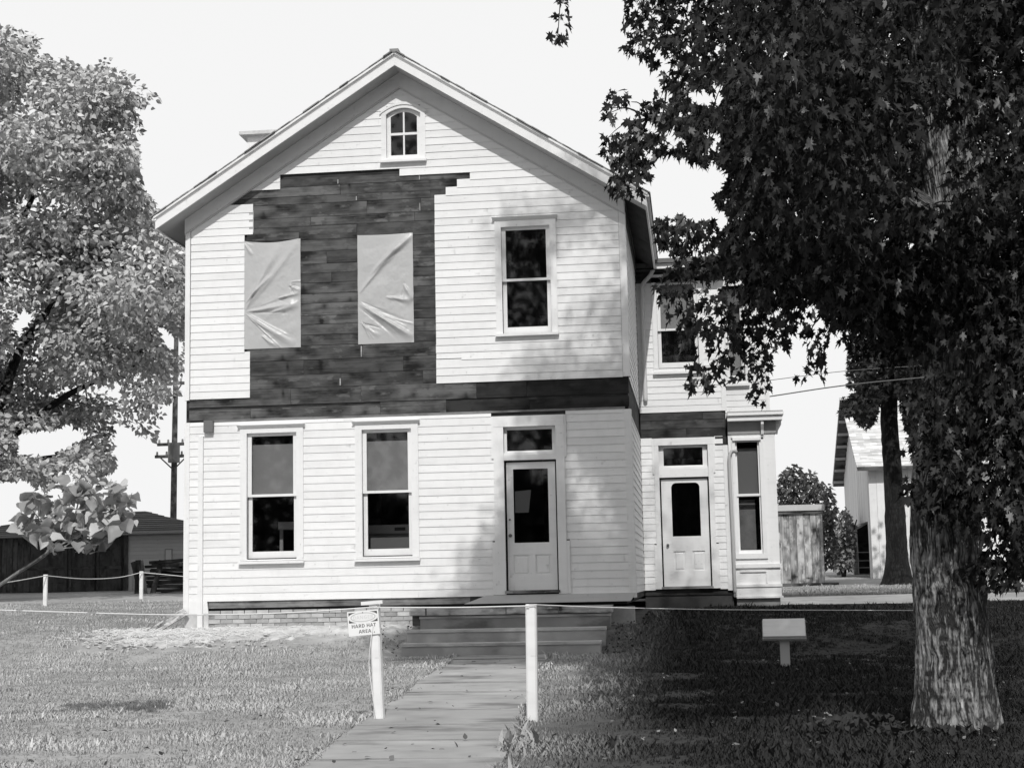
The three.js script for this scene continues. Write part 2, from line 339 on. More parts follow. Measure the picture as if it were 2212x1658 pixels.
{ const b = new MB(); b.hexa([[0.10, 0.315, -0.02], [0.46, 0.315, -0.02], [0.44, 0.545, -0.02], [0.10, 0.545, -0.02], [0.10, 0.315, 0.022], [0.465, 0.315, 0.022], [0.435, 0.545, 0.022], [0.10, 0.545, 0.022]]); mesh('corner_patch', b, trimM, house); }
box('meter_box', [0.385, 0.555, 3.57, 3.78, 0.0, 0.11], M(0.13, { roughness: 0.6 }), house);

// brick foundation, brick by brick where it shows
{
  const f = box('foundation', [0.02, 8.08, -0.6, 0.31, -0.3, -0.03], M(0.42, { map: T.rough }), house);
  const bm = [0.48, 0.55, 0.42, 0.60].map(g => M(g, { map: T.rough, roughness: 1 }));
  let row = 0;
  for (let y = -0.18; y < 0.30; y += 0.079, row++) for (let x = 0.46 + (row % 2) * 0.11; x < 4.5; x += 0.222) {
    if (y < -0.05 && R0() < 0.25) continue;
    box('brick', [x, x + 0.208, y, y + 0.068, -0.06, -0.012 + rr(-0.008, 0.008)], bm[Math.floor(R0() * 4)], f);
  }
  box('corner_pier', [0.03, 0.27, -0.3, 0.30, -0.05, 0.005], M(0.68, { map: T.rough }), f);
  box('corner_pier', [0.37, 0.46, -0.3, 0.30, -0.05, 0.004], M(0.72, { map: T.rough }), f);
}

// ---- windows
function arc(x0, x1, y, rise, n = 12) { const p = []; for (let i = 0; i <= n; i++) { const t = i / n; p.push([mix(x0, x1, t), y + rise * (1 - (2 * t - 1) ** 2)]); } return p; }
// o: opening; z: wall face; ca: casing width at the sides, top and bottom
function sashWindow(o, z, { ca = 0.125, top = 0.1, bot = 0.1, meet, blind = 0, blindTone = 0.3, lowBlind = 0, cap = true } = {}) {
  const [x0, x1, y0, y1] = o, zf = z + 0.045, b = new MB();
  b.box(x0 - ca, x0, y0 - 0.02, y1, z - 0.1, zf).box(x1, x1 + ca, y0 - 0.02, y1, z - 0.1, zf).box(x0 - ca, x1 + ca, y1, y1 + top, z - 0.1, zf);
  b.box(x0 - ca, x1 + ca, y0 - bot + 0.055, y0 - 0.02, z - 0.1, zf - 0.006);
  const w = mesh('window', b, trimM, house);
  mesh('window_sill', new MB().hexa([[x0 - ca - 0.015, y0 - bot, z - 0.06], [x1 + ca + 0.015, y0 - bot, z - 0.06], [x1 + ca + 0.015, y0 - bot + 0.055, z - 0.06], [x0 - ca - 0.015, y0 - bot + 0.055, z - 0.06], [x0 - ca - 0.015, y0 - bot, z + 0.10], [x1 + ca + 0.015, y0 - bot, z + 0.10], [x1 + ca + 0.015, y0 - bot + 0.045, z + 0.10], [x0 - ca - 0.015, y0 - bot + 0.045, z + 0.10]]), trimM, w);
  if (cap) { mesh('window_cap', new MB().hexa([[x0 - ca - 0.03, y1 + top, z - 0.02], [x1 + ca + 0.03, y1 + top, z - 0.02], [x1 + ca + 0.03, y1 + top + 0.055, z - 0.02], [x0 - ca - 0.03, y1 + top + 0.055, z - 0.02], [x0 - ca - 0.03, y1 + top, z + 0.06], [x1 + ca + 0.03, y1 + top, z + 0.06], [x1 + ca + 0.045, y1 + top + 0.05, z + 0.11], [x0 - ca - 0.045, y1 + top + 0.05, z + 0.11]]), trimM, w); }
  const sash = (name, a, bt, zz, st = 0.075) => {
    const [ya, yb, rb, rt] = [a[0], a[1], bt[0], bt[1]], s = new MB();
    s.box(x0 + 0.004, x0 + st, ya, yb, zz - 0.035, zz).box(x1 - st, x1 - 0.004, ya, yb, zz - 0.035, zz).box(x0 + st, x1 - st, ya, ya + rb, zz - 0.035, zz).box(x0 + st, x1 - st, yb - rt, yb, zz - 0.035, zz);
    mesh(name, s, trimM, w);
    box('pane', [x0 + st, x1 - st, ya + rb, yb - rt, zz - 0.02, zz - 0.016], glassM, w);
  };
  sash('upper_sash', [meet - 0.03, y1], [0.045, 0.055], z - 0.02);
  sash('lower_sash', [y0, meet + 0.02], [0.12, 0.04], z - 0.072);
  if (blind) box('roller_blind', [x0 + 0.03, x1 - 0.03, meet - blind, y1, z - 0.125, z - 0.122], M(blindTone, { roughness: 1 }), w);
  if (lowBlind) box('roller_blind', [x0 + 0.03, x1 - 0.03, y0 + 0.1, y0 + lowBlind, z - 0.16, z - 0.157], M(0.6, { roughness: 1 }), w);
  return w;
}
sashWindow(OPEN.w1, 0, { meet: 2.41, blind: 0.0, blindTone: 0.28, top: 0.09 });
sashWindow(OPEN.w2, 0, { meet: 2.42, blind: 0.0, blindTone: 0.30, top: 0.09 });
sashWindow(OPEN.win, 0, { meet: 6.16, ca: 0.115, top: 0.12, bot: 0.06 });
for (const [w, y0] of [[OPEN.w1, 2.38], [OPEN.w2, 2.40]]) {
  const c = house.children.filter(q => q.name === 'window')[w === OPEN.w1 ? 0 : 1];
  box('roller_blind', [w[0] + 0.03, w[1] - 0.03, y0, 3.33, -0.125, -0.122], M(0.42, { roughness: 1 }), c);
}
// arched attic window
{
  const z = 0, out = gableArch(3.70, 4.52, 8.46, 9.36, 0.17), inn = gableArch(3.79, 4.43, 8.52, 9.34, 0.11);
  const w = wallPanel('window', out, [inn], -0.1, 0.03, trimM, house);
  const hood = new THREE.Shape(); arc(3.67, 4.55, 9.37, 0.19).forEach((p, i) => i ? hood.lineTo(...p) : hood.moveTo(...p)); arc(4.55, 3.67, 9.335, 0.175).forEach(p => hood.lineTo(...p));
  const hg = new THREE.ExtrudeGeometry(hood, { depth: 0.018, bevelEnabled: false }); hg.translate(0, 0, 0.03); mesh('window_cap', hg, trimM, w);
  box('window_sill', [3.68, 4.54, 8.42, 8.462, -0.02, 0.10], trimM, w);
  const st = wallPanel('sash', inn, [gableArch(3.865, 4.355, 8.575, 9.30, 0.09)], -0.075, -0.04, trimM, w);
  box('glazing_bar', [3.86, 4.36, 8.95, 8.995, -0.07, -0.03], trimM, w); box('glazing_bar', [4.095, 4.125, 8.57, 8.95, -0.07, -0.036], trimM, w); box('glazing_bar', [4.095, 4.125, 8.995, 9.40, -0.07, -0.036], trimM, w);
  for (const [a, b] of [[3.865, 4.095], [4.125, 4.355]]) { box('pane', [a, b, 8.575, 8.95, -0.058, -0.054], glassM, w); box('pane', [a, b, 8.995, 9.395, -0.058, -0.054], glassM, w); }
}
// ---- doors
function doorway(z, o, L) {   // o: casing outer x0 x1 y0 y1, opening x0 x1 top ; L: leaf, glass, transom, panels
  const b = new MB(), zf = z + 0.05, [X0, X1, Y0, Y1] = o.casing, [a, c, t] = o.open;
  b.box(X0, a, Y0, t, z - 0.12, zf).box(c, X1, Y0, t, z - 0.12, zf).box(X0, X1, t, Y1, z - 0.12, zf + 0.004);
  const d = mesh('door', b, trimM, house);
  // shouldered side pieces, wider at the foot and the head
  box('door_casing_block', [X0 - 0.05, X0, Y0, Y0 + 0.92, z - 0.02, zf - 0.008], trimM, d); box('door_casing_block', [X1, X1 + 0.055, Y0, Y0 + 0.92, z - 0.02, zf - 0.008], trimM, d);
  box('door_casing_block', [X0 - 0.035, X0, Y1 - 0.75, Y1, z - 0.02, zf - 0.008], trimM, d); box('door_casing_block', [X1, X1 + 0.035, Y1 - 0.75, Y1, z - 0.02, zf - 0.008], trimM, d);
  box('transom_bar', [a, c, L.y1 + 0.035, L.ty0 - 0.055, z - 0.11, z + 0.02], trimM, d);
  box('transom_bar', [a, c, L.ty0 - 0.052, L.ty0 - 0.012, z - 0.11, z + 0.0], trimM, d);
  const f = new MB(); f.box(a, L.tx0, L.ty0 - 0.01, t, z - 0.12, z - 0.06).box(L.tx1, c, L.ty0 - 0.01, t, z - 0.12, z - 0.06).box(L.tx0, L.tx1, L.ty1, t, z - 0.12, z - 0.06).box(L.tx0, L.tx1, L.ty0 - 0.01, L.ty0 + 0.025, z - 0.12, z - 0.06);
  mesh('transom_frame', f, trimM, d); box('pane', [L.tx0, L.tx1, L.ty0 + 0.02, L.ty1, z - 0.095, z - 0.091], glassM, d);
  const [g0, g1, h0, h1] = L.glass, zl = z - 0.055;
  const rc = L.round || 0.004, hole = [[g0, h0], [g1, h0], [g1, h1 - rc]]; for (let i = 1; i <= 6; i++) { const q = i / 6 * Math.PI / 2; hole.push([g1 - rc + rc * Math.cos(q), h1 - rc + rc * Math.sin(q)]); } hole.push([g0 + rc, h1]); for (let i = 1; i <= 6; i++) { const q = i / 6 * Math.PI / 2; hole.push([g0 + rc - rc * Math.sin(q), h1 - rc + rc * Math.cos(q)]); }
  const leaf = wallPanel('door_leaf', [[L.x0, L.y0], [L.x1, L.y0], [L.x1, L.y1], [L.x0, L.y1]], [hole, ...L.panels], zl - 0.045, zl, trimM, d);
  box('pane', [g0 - 0.01, g1 + 0.01, h0 - 0.01, h1 + 0.01, zl - 0.028, zl - 0.024], glassM, d);
  for (const [p0, p1, q0, q1] of L.panels) {
    box('door_panel', [p0 - 0.01, p1 + 0.01, q0 - 0.01, q1 + 0.01, zl - 0.04, zl - 0.022], trimM, d);
    mesh('door_panel', new MB().hexa([[p0 + 0.012, q0 + 0.012, zl - 0.03], [p1 - 0.012, q0 + 0.012, zl - 0.03], [p1 - 0.012, q1 - 0.012, zl - 0.03], [p0 + 0.012, q1 - 0.012, zl - 0.03], [p0 + 0.05, q0 + 0.05, zl - 0.010], [p1 - 0.05, q0 + 0.05, zl - 0.010], [p1 - 0.05, q1 - 0.05, zl - 0.010], [p0 + 0.05, q1 - 0.05, zl - 0.010]]), trimM, d);
  }
  box('threshold', [a - 0.02, c + 0.02, L.y0 - 0.05, L.y0 - 0.004, z - 0.14, z + 0.075], M(0.3, { map: T.wood }), d);
  for (const [kx, ky, kr] of L.knobs) { const k = new THREE.SphereGeometry(kr, 12, 8); k.scale(1, 1, 0.9); k.translate(kx, ky, zl + 0.04); const st = new THREE.CylinderGeometry(kr * 0.45, kr * 0.9, 0.05, 10); st.rotateX(Math.PI / 2); st.translate(kx, ky, zl + 0.015); mesh('door_knob', mergeGeometries([k.toNonIndexed(), st.toNonIndexed()]), metalDark, d); }
  return d;
}
doorway(0, { casing: [5.67, 6.93, 0.55, 3.69], open: [5.85, 6.78, 3.50] }, { x0: 5.88, x1: 6.75, y0: 0.62, y1: 2.87, tx0: 5.90, tx1: 6.71, ty0: 3.05, ty1: 3.45, glass: [6.0, 6.62, 1.45, 2.75], panels: [[5.98, 6.27, 0.88, 1.24], [6.37, 6.65, 0.88, 1.24]], knobs: [[5.935, 1.58, 0.032], [5.93, 1.86, 0.018]] });
doorway(-5.5, { casing: [8.37, 9.61, 0.55, 3.70], open: [8.47, 9.5, 3.55] }, { x0: 8.50, x1: 9.47, y0: 0.60, y1: 2.84, tx0: 8.57, tx1: 9.39, ty0: 3.10, ty1: 3.50, glass: [8.71, 9.30, 1.64, 2.76], round: 0.1, panels: [[8.72, 8.96, 0.92, 1.33], [9.11, 9.37, 0.92, 1.33]], knobs: [[8.60, 1.46, 0.03]] });
// ---- the other walls of the main block
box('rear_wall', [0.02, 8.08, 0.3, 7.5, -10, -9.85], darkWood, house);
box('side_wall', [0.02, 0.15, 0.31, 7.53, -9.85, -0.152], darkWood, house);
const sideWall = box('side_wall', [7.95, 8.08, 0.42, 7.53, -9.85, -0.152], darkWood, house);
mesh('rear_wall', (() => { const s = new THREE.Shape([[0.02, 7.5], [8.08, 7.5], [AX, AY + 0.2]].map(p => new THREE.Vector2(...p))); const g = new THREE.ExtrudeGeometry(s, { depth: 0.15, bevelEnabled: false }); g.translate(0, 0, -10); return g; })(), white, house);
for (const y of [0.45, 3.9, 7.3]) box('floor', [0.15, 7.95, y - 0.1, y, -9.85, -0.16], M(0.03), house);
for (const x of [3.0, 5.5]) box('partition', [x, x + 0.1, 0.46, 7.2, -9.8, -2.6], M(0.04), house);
// boards of the side wall: built along x, turned to face +x
const sideCourse = (y, h) => { let s = 0.02; while (s < 5.45) { let e = Math.min(5.47, s + rr(2.4, 4.2)); if (5.47 - e < 0.6) e = 5.47; const c = clap(s, e - 0.003, y, h, PAINT[Math.floor(R0() * 4)], sideWall); c.rotation.y = Math.PI / 2; c.position.x = 8.08; s = e; } };
for (let k = 0; k < 24; k++) { const y = 0.53 + EXP * k; sideCourse(y, Math.min(EXP + 0.022, 3.76 - y)); }
for (let k = 1; k < 24; k++) sideCourse(4.185 + EXP * k, EXP + 0.022);
{ let y = 3.79; for (const h of [0.25, 0.29]) { box('sheathing_board', [8.06, 8.079, y, y + h - 0.01, -5.45, -0.03], M(0.07, { map: T.wood }), sideWall); y += h; } }
for (const [y0, y1] of [[0.46, 3.75], [4.33, 7.3]]) box('corner_board', [8.08, 8.128, y0, y1, -0.13, -0.022], trimM, house);
box('side_frieze', [8.08, 8.12, 7.26, 7.53, -9.9, -0.025], M(0.10, { map: T.wood }), house);

// ---- roof: slabs, verge boards, mouldings, shingles
const U = 4.45;
function rake(name, u0, u1, o0, o1, z0, z1, m, zt = z1) {       // a bar along each slope; o = height above the frieze line, zt = front at its top edge
  for (const s of [-1, 1]) {
    const X = u => AX + s * u, Y = (u, o) => AY - SL * u + o;
    let c = [[X(u0), Y(u0, o0), z0], [X(u1), Y(u1, o0), z0], [X(u1), Y(u1, o1), z0], [X(u0), Y(u0, o1), z0], [X(u0), Y(u0, o0), z1], [X(u1), Y(u1, o0), z1], [X(u1), Y(u1, o1), zt], [X(u0), Y(u0, o1), zt]];
    if (s < 0) c = [1, 0, 3, 2, 5, 4, 7, 6].map(k => c[k]);
    mesh(name, new MB().hexa(c), m, name === 'roof' ? house : roofRoot);
  }
}
let roofRoot = house;
rake('roof', 0, U, 0.27, 0.515, -10.4, 0.45, M(0.42, { map: T.paint }));  // grey underside: eave shade deepened by its colour
roofRoot = house.children.find(q => q.name === 'roof');
rake('verge_board', 0, U + 0.02, 0.262, 0.415, 0.452, 0.485, trimM);
rake('verge_moulding', 0, U + 0.03, 0.416, 0.468, 0.452, 0.458, trimM, 0.505);
rake('verge_fillet', 0, U + 0.05, 0.469, 0.508, 0.452, 0.52, trimM);
rake('gable_frieze', 0, 4.06, 0.0, 0.268, -0.02, 0.055, M(0.66, { map: T.paint }));
rake('frieze_bead', 0, 4.06, -0.03, -0.002, -0.02, 0.048, M(0.5));
{ const o = 0.262, Y = u => AY - SL * u + o; mesh('eave_soffit', new MB().hexa([[AX + 4.08, Y(4.08) - 0.004, -5.45], [AX + U, Y(U) - 0.004, -5.45], [AX + U, Y(U) + 0.004, -5.45], [AX + 4.08, Y(4.08) + 0.004, -5.45], [AX + 4.08, Y(4.08) - 0.004, 0.06], [AX + U, Y(U) - 0.004, 0.06], [AX + U, Y(U) + 0.004, 0.06], [AX + 4.08, Y(4.08) + 0.004, 0.06]]), M(0.04, { map: T.wood }), roofRoot); }
const shingM = [0.34, 0.4, 0.3, 0.44].map(g => M(g, { map: T.shingle, roughness: 1 }));
for (let k = 0; k < 34; k++) { const u1 = U + 0.10 - k * 0.136; rake('shingle_course', Math.max(0, u1 - 0.16), u1, 0.517 + 0.004, 0.535 + rr(0, 0.012), -10.42, 0.545 + rr(-0.03, 0.02), shingM[k % 4]); }
box('ridge_cap', [AX - 0.08, AX + 0.08, AY + 0.49, AY + 0.552, -10.4, 0.54], shingM[0], roofRoot);
for (const s of [-1, 1]) {      // eaves: fascia and half-round moulding along both sides
  const x = AX + s * U, y = AY - SL * U;
  box('eave_fascia', [Math.min(x, x + s * 0.03), Math.max(x, x + s * 0.03), y + 0.25, y + 0.40, -10.4, 0.45], trimM, roofRoot);
  box('eave_moulding', [Math.min(x, x + s * 0.075), Math.max(x, x + s * 0.075), y + 0.41, y + 0.465, -10.4, 0.50], trimM, roofRoot);
  box('eave_moulding', [Math.min(x, x + s * 0.05), Math.max(x, x + s * 0.05), y + 0.47, y + 0.50, -10.4, 0.51], M(0.3), roofRoot);
}
{ // chimney low on the far side of the left slope, white painted, flat cap
  const c = box('chimney', [-0.86 + 0.0, -0.30, 8.2, 11.18, -7.4, -6.85], M(0.80, { map: T.paint }), house);
  box('chimney_cap', [-1.02, -0.14, 11.18, 11.26, -7.55, -6.7], M(0.66, { map: T.rough }), c);
}

// ------------------------------------------------------------------ the wing
const ZW = -5.5;
const wingFront = wallPanel('wing_front_wall', [[8.1, 0.42], [9.9, 0.42], [9.9, 7.45], [8.1, 7.45]], [[8.47, 9.5, 0.55, 3.55], [8.53, 9.39, 5.2, 7.05]], ZW - 0.14, ZW - 0.02, darkWood, house);
for (let k = 0; k < 24; k++) { const y = 0.53 + EXP * k, h = Math.min(EXP + 0.022, 3.72 - y); if (h < 0.03) continue; course(8.1, 9.82, y, [[8.37 - (y < 1.38 ? 0.048 : y > 2.95 ? 0.033 : 0), 9.61 + (y < 1.38 ? 0.053 : y > 2.95 ? 0.033 : 0)]], wingFront, h, ZW); }
for (let k = 0; k < 22; k++) { const y = 4.25 + EXP * k; course(8.1, 9.83, y, [[8.44, 9.48, 5.07, 7.18]], wingFront, Math.min(EXP + 0.022, 7.28 - y), ZW); }
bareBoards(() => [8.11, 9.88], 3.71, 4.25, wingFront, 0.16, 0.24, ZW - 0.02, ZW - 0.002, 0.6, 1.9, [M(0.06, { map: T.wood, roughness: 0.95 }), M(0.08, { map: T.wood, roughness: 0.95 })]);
box('sheathing_board', [9.66, 9.88, 3.52, 3.705, ZW - 0.02, ZW + 0.012], M(0.06, { map: T.wood }), wingFront);
box('corner_board', [9.82, 9.92, 0.50, 3.52, ZW - 0.02, ZW + 0.035], trimM, house); box('corner_board', [9.83, 9.93, 4.25, 7.3, ZW - 0.02, ZW + 0.035], trimM, house);
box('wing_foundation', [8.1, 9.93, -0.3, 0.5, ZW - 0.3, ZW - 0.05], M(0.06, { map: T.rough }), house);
box('wing_side_wall', [9.80, 9.90, 0.3, 7.45, -12, ZW - 0.141], darkWood, house);
box('wing_rear_wall', [8.1, 9.8, 0.3, 7.45, -12, -11.9], darkWood, house);
box('floor', [8.1, 9.8, 3.75, 3.9, -11.9, ZW - 0.15], M(0.03), house);
box('floor', [8.1, 9.8, 0.35, 0.45, -11.9, ZW - 0.15], M(0.03), house);
sashWindow([8.53, 9.39, 5.2, 7.05], ZW, { meet: 6.03, ca: 0.10, top: 0.1, bot: 0.14, blind: 0.02, blindTone: 0.55 });
// wing roof: low slope back from the front eave
{
  const r = mesh('wing_roof', new MB().hexa([[8.1, 8.6, -12.2], [10.05, 8.6, -12.2], [10.05, 8.66, -12.2], [8.1, 8.66, -12.2], [8.1, 7.30, ZW + 0.40], [10.05, 7.30, ZW + 0.40], [10.05, 7.40, ZW + 0.40], [8.1, 7.40, ZW + 0.40]]), M(0.18, { map: T.shingle }), house);
  box('eave_fascia', [8.50, 10.07, 7.265, 7.375, ZW + 0.402, ZW + 0.43], trimM, r);
  box('gutter', [8.50, 10.1, 7.378, 7.47, ZW + 0.40, ZW + 0.50], M(0.12, { roughness: 0.6 }), r);
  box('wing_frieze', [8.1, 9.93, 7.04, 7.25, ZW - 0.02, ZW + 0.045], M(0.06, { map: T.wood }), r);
  box('soffit', [8.1, 10.05, 7.255, 7.295, ZW - 0.02, ZW + 0.40], M(0.05, { map: T.wood }), r);  // frieze and soffit: shadow of eave and leaves put into their dark colour
}
mesh('downspout', tube([[8.50, 7.30, ZW + 0.34], [8.42, 7.16, ZW + 0.25], [8.25, 7.0, ZW + 0.10], [8.235, 6.8, ZW + 0.075], [8.235, 4.5, ZW + 0.075]], () => 0.045, 40, 8), M(0.55, { roughness: 0.6 }), house);
mesh('downspout', tube([[10.10, 3.36, ZW + 0.05], [10.02, 3.40, ZW + 0.08], [9.95, 3.30, ZW + 0.10], [9.94, 3.1, ZW + 0.10], [9.95, 1.8, ZW + 0.10], [9.955, 0.45, ZW + 0.10]], () => 0.036, 50, 8), M(0.42, { roughness: 0.6 }), house);
// set-back part behind the bay
{
  const zb = -8.0, w = wallPanel('rear_wing_wall', [[9.9, 0.4], [10.95, 0.4], [10.95, 7.4], [9.9, 7.4]], [[10.02, 10.44, 5.2, 7.0]], zb - 0.12, zb - 0.02, darkWood, house);
  for (let k = 0; k < 23; k++) { const y = 4.185 + EXP * k; course(9.9, 10.9, y, [[9.96, 10.50, 5.07, 7.0]], w, Math.min(EXP + 0.022, 7.3 - y), zb); }
  box('rear_wing_side', [10.83, 10.93, 0.3, 7.4, -12, zb - 0.13], white, house);
  box('rear_wing_back', [9.9, 10.83, 0.3, 7.4, -12, -11.9], white, house);
  sashWindow([10.02, 10.44, 5.2, 7.0], zb, { meet: 6.1, ca: 0.07, top: 0.1, bot: 0.14, blind: 0.01, lowBlind: 0.75 });
  box('corner_board', [10.88, 10.96, 4.1, 7.35, zb - 0.1, zb + 0.035], trimM, house);
  const r = mesh('rear_wing_roof', new MB().hexa([[9.8, 8.3, -12.2], [11.2, 8.3, -12.2], [11.2, 8.36, -12.2], [9.8, 8.36, -12.2], [9.8, 7.36, zb + 0.4], [11.2, 7.36, zb + 0.4], [11.2, 7.46, zb + 0.4], [9.8, 7.46, zb + 0.4]]), M(0.18, { map: T.shingle }), house);
  box('eave_fascia', [9.8, 11.22, 7.30, 7.42, zb + 0.402, zb + 0.43], trimM, r);
}
// one storey bay in front of it
{
  const z = ZW + 0.04, x0 = 9.93, x1 = 10.90;
  const b = wallPanel('bay', [[x0, 0.36], [x1, 0.36], [x1, 4.0], [x0, 4.0]], [[10.07, 10.57, 1.25, 3.62]], z - 0.1, z, trimM, house);
  box('bay_side', [x1 - 0.1, x1, 0.36, 4.0, -8.0, z - 0.102], trimM, b);
  box('bay_panel_rail', [x0 + 0.06, x1 + 0.025, 0.95, 1.03, z - 0.02, z + 0.045], trimM, b);
  box('bay_panel_rail', [x0 + 0.06, x1 + 0.03, 0.56, 0.615, z - 0.02, z + 0.05], trimM, b);
  box('bay_panel_rail', [x0 + 0.06, x1 + 0.012, 0.36, 0.555, z - 0.02, z + 0.025], trimM, b);
  box('bay_panel_rail', [x0 + 0.06, x1 + 0.04, 0.33, 0.372, z - 0.02, z + 0.055], trimM, b);
  box('bay_panel', [10.08, 10.62, 0.865, 0.90, z - 0.01, z + 0.03], trimM, b); box('bay_panel', [10.605, 10.635, 0.64, 0.862, z - 0.01, z + 0.02], trimM, b);
  box('bay_base', [x0 + 0.06, x1 - 0.02, -0.1, 0.33, -8, z - 0.03], M(0.3, { map: T.rough }), b);
  // window of the bay
  const win = new MB(); win.box(10.0, 10.07, 1.2, 3.66, z, z + 0.03).box(10.57, 10.66, 1.2, 3.66, z, z + 0.03).box(10.0, 10.66, 3.62, 3.70, z, z + 0.03).box(10.0, 10.66, 1.14, 1.25, z, z + 0.035);
  const w = mesh('window', win, trimM, house);
  box('window_cap', [10.02, 10.61, 3.60, 3.655, z, z + 0.075], trimM, w);
  const s = new MB(), sh = (a, c, zz) => s.box(10.072, 10.105, a, c, zz - 0.03, zz).box(10.535, 10.568, a, c, zz - 0.03, zz).box(10.105, 10.535, a, a + 0.05, zz - 0.03, zz).box(10.105, 10.535, c - 0.05, c, zz - 0.03, zz);
  sh(2.44, 3.62, z - 0.03); mesh('upper_sash', s, trimM, w); const s2 = new MB(); s2.box(10.072, 10.105, 1.25, 2.48, z - 0.09, z - 0.06).box(10.535, 10.568, 1.25, 2.48, z - 0.09, z - 0.06).box(10.105, 10.535, 1.25, 1.32, z - 0.09, z - 0.06).box(10.105, 10.535, 2.43, 2.48, z - 0.09, z - 0.06); mesh('lower_sash', s2, trimM, w);
  box('pane', [10.105, 10.535, 2.49, 3.57, z - 0.05, z - 0.046], glassM, w); box('pane', [10.105, 10.535, 1.32, 2.43, z - 0.078, z - 0.074], glassM, w);
  box('roller_blind', [10.08, 10.56, 2.46, 3.45, z - 0.14, z - 0.137], M(0.30, { roughness: 1 }), w);
  box('roller_blind', [10.10, 10.45, 1.28, 2.38, z - 0.30, z - 0.295], M(0.42, { roughness: 1, map: T.rough }), w);
  // roof slab with overhanging cornice, frieze and bracket
  const r = box('bay_roof', [9.93, 11.06, 4.0, 4.10, -8.0, z + 0.24], trimM, house);
  box('cornice', [9.93, 11.09, 4.105, 4.165, -8.0, z + 0.29], trimM, r); box('cornice', [9.93, 11.075, 4.168, 4.19, -8.0, z + 0.27], M(0.25), r);
  box('cornice_frieze', [9.93, 10.93, 3.74, 3.998, -8.0, z + 0.03], M(0.30, { map: T.paint }), r);  // dark tone: shade below the cornice put into the colour
  const br = new THREE.Shape([[0, 0], [0.05, 0], [0.07, 0.08], [0.17, 0.2], [0.17, 0.27], [0, 0.27]].map(p => new THREE.Vector2(...p)));
  for (const x of [10.62]) { const g = new THREE.ExtrudeGeometry(br, { depth: 0.055, bevelEnabled: false }); g.rotateY(-Math.PI / 2); g.translate(x + 0.055, 3.72, z + 0.03); mesh('bracket', g, trimM, r); }
  { const g = new THREE.ExtrudeGeometry(br, { depth: 0.055, bevelEnabled: false }); g.scale(0.7, 1, 1); g.translate(x1 + 0.03, 3.72, z - 0.1); mesh('bracket', g, trimM, r); }
}

// ------------------------------------------------------------------ steps at the front door
{
  const t = thing('front_steps', 'worn concrete front steps with a plank top below the panelled front door', 'steps');
  const c1 = M(0.40, { map: T.concrete, roughness: 0.95 }), c2 = M(0.34, { map: T.concrete, roughness: 0.95 }), c3 = M(0.42, { map: T.concrete, roughness: 0.95 });
  const st = (x0, x1, y0, y1, z1, m) => { const b = new MB(), e = 0.02; b.hexa([[x0, y0, 0.02], [x1, y0, 0.02], [x1, y1, 0.02], [x0, y1, 0.02], [x0, y0, z1], [x1, y0, z1], [x1, y1 - e, z1], [x0, y1 - e, z1]]); b.hexa([[x0, y1 - e, z1 - 0.1], [x1, y1 - e, z1 - 0.1], [x1, y1 + 0.001, z1 - 0.1], [x0, y1 + 0.001, z1 - 0.1], [x0, y1 - e, z1], [x1, y1 - e, z1], [x1, y1 + 0.001, z1 - e], [x0, y1 + 0.001, z1 - e]]); mesh('step', b, m, t); const n = new MB(); n.hexa([[x0 - 0.012, y1 - 0.045, z1 - 0.30], [x1 + 0.012, y1 - 0.045, z1 - 0.30], [x1 + 0.012, y1 + 0.004, z1 - 0.30], [x0 - 0.012, y1 + 0.004, z1 - 0.30], [x0 - 0.012, y1 - 0.045, z1 + 0.022], [x1 + 0.012, y1 - 0.045, z1 + 0.022], [x1 + 0.012, y1 - 0.004, z1 + 0.028], [x0 - 0.012, y1 - 0.004, z1 + 0.028]]); mesh('tread', n, M(0.62, { map: T.concrete, roughness: 0.95 }), t); };  // treads paler than risers: light on the top edges put into their colour
  st(4.40, 7.68, -0.5, 0.212, 0.52, c2); st(4.25, 7.62, -0.55, -0.008, 0.98, c1); st(4.24, 7.56, -0.6, -0.222, 1.42, c3);
  box('top_plank', [4.24, 7.72, 0.225, 0.345, 0.06, 0.60], M(0.5, { map: T.wood, bumpMap: T.woodBump, bumpScale: 0.004 }), t);
  for (const [a, b] of [[4.5, 4.53], [5.9, 5.915], [6.8, 6.815]]) box('plank_joint', [a, b, 0.228, 0.3455, 0.5, 0.6025], M(0.1), t);
  box('bearer', [4.26, 4.40, 0.05, 0.22, 0.05, 0.5], M(0.12, { map: T.wood }), t);
}
// leaning plank at the left corner
{
  const a = V3(0.06, 0.36, 0.06), b = V3(-0.62, -0.16, 0.85), g = new THREE.BoxGeometry(0.16, a.distanceTo(b), 0.035);
  const o = mesh('plank', g, M(0.5, { map: T.wood })); o.position.copy(a).add(b).multiplyScalar(0.5); o.quaternion.setFromUnitVectors(V3(0, 1, 0), a.clone().sub(b).normalize());
  tag(o, 'pale plank leaning on the left front corner of the house', 'plank');
}
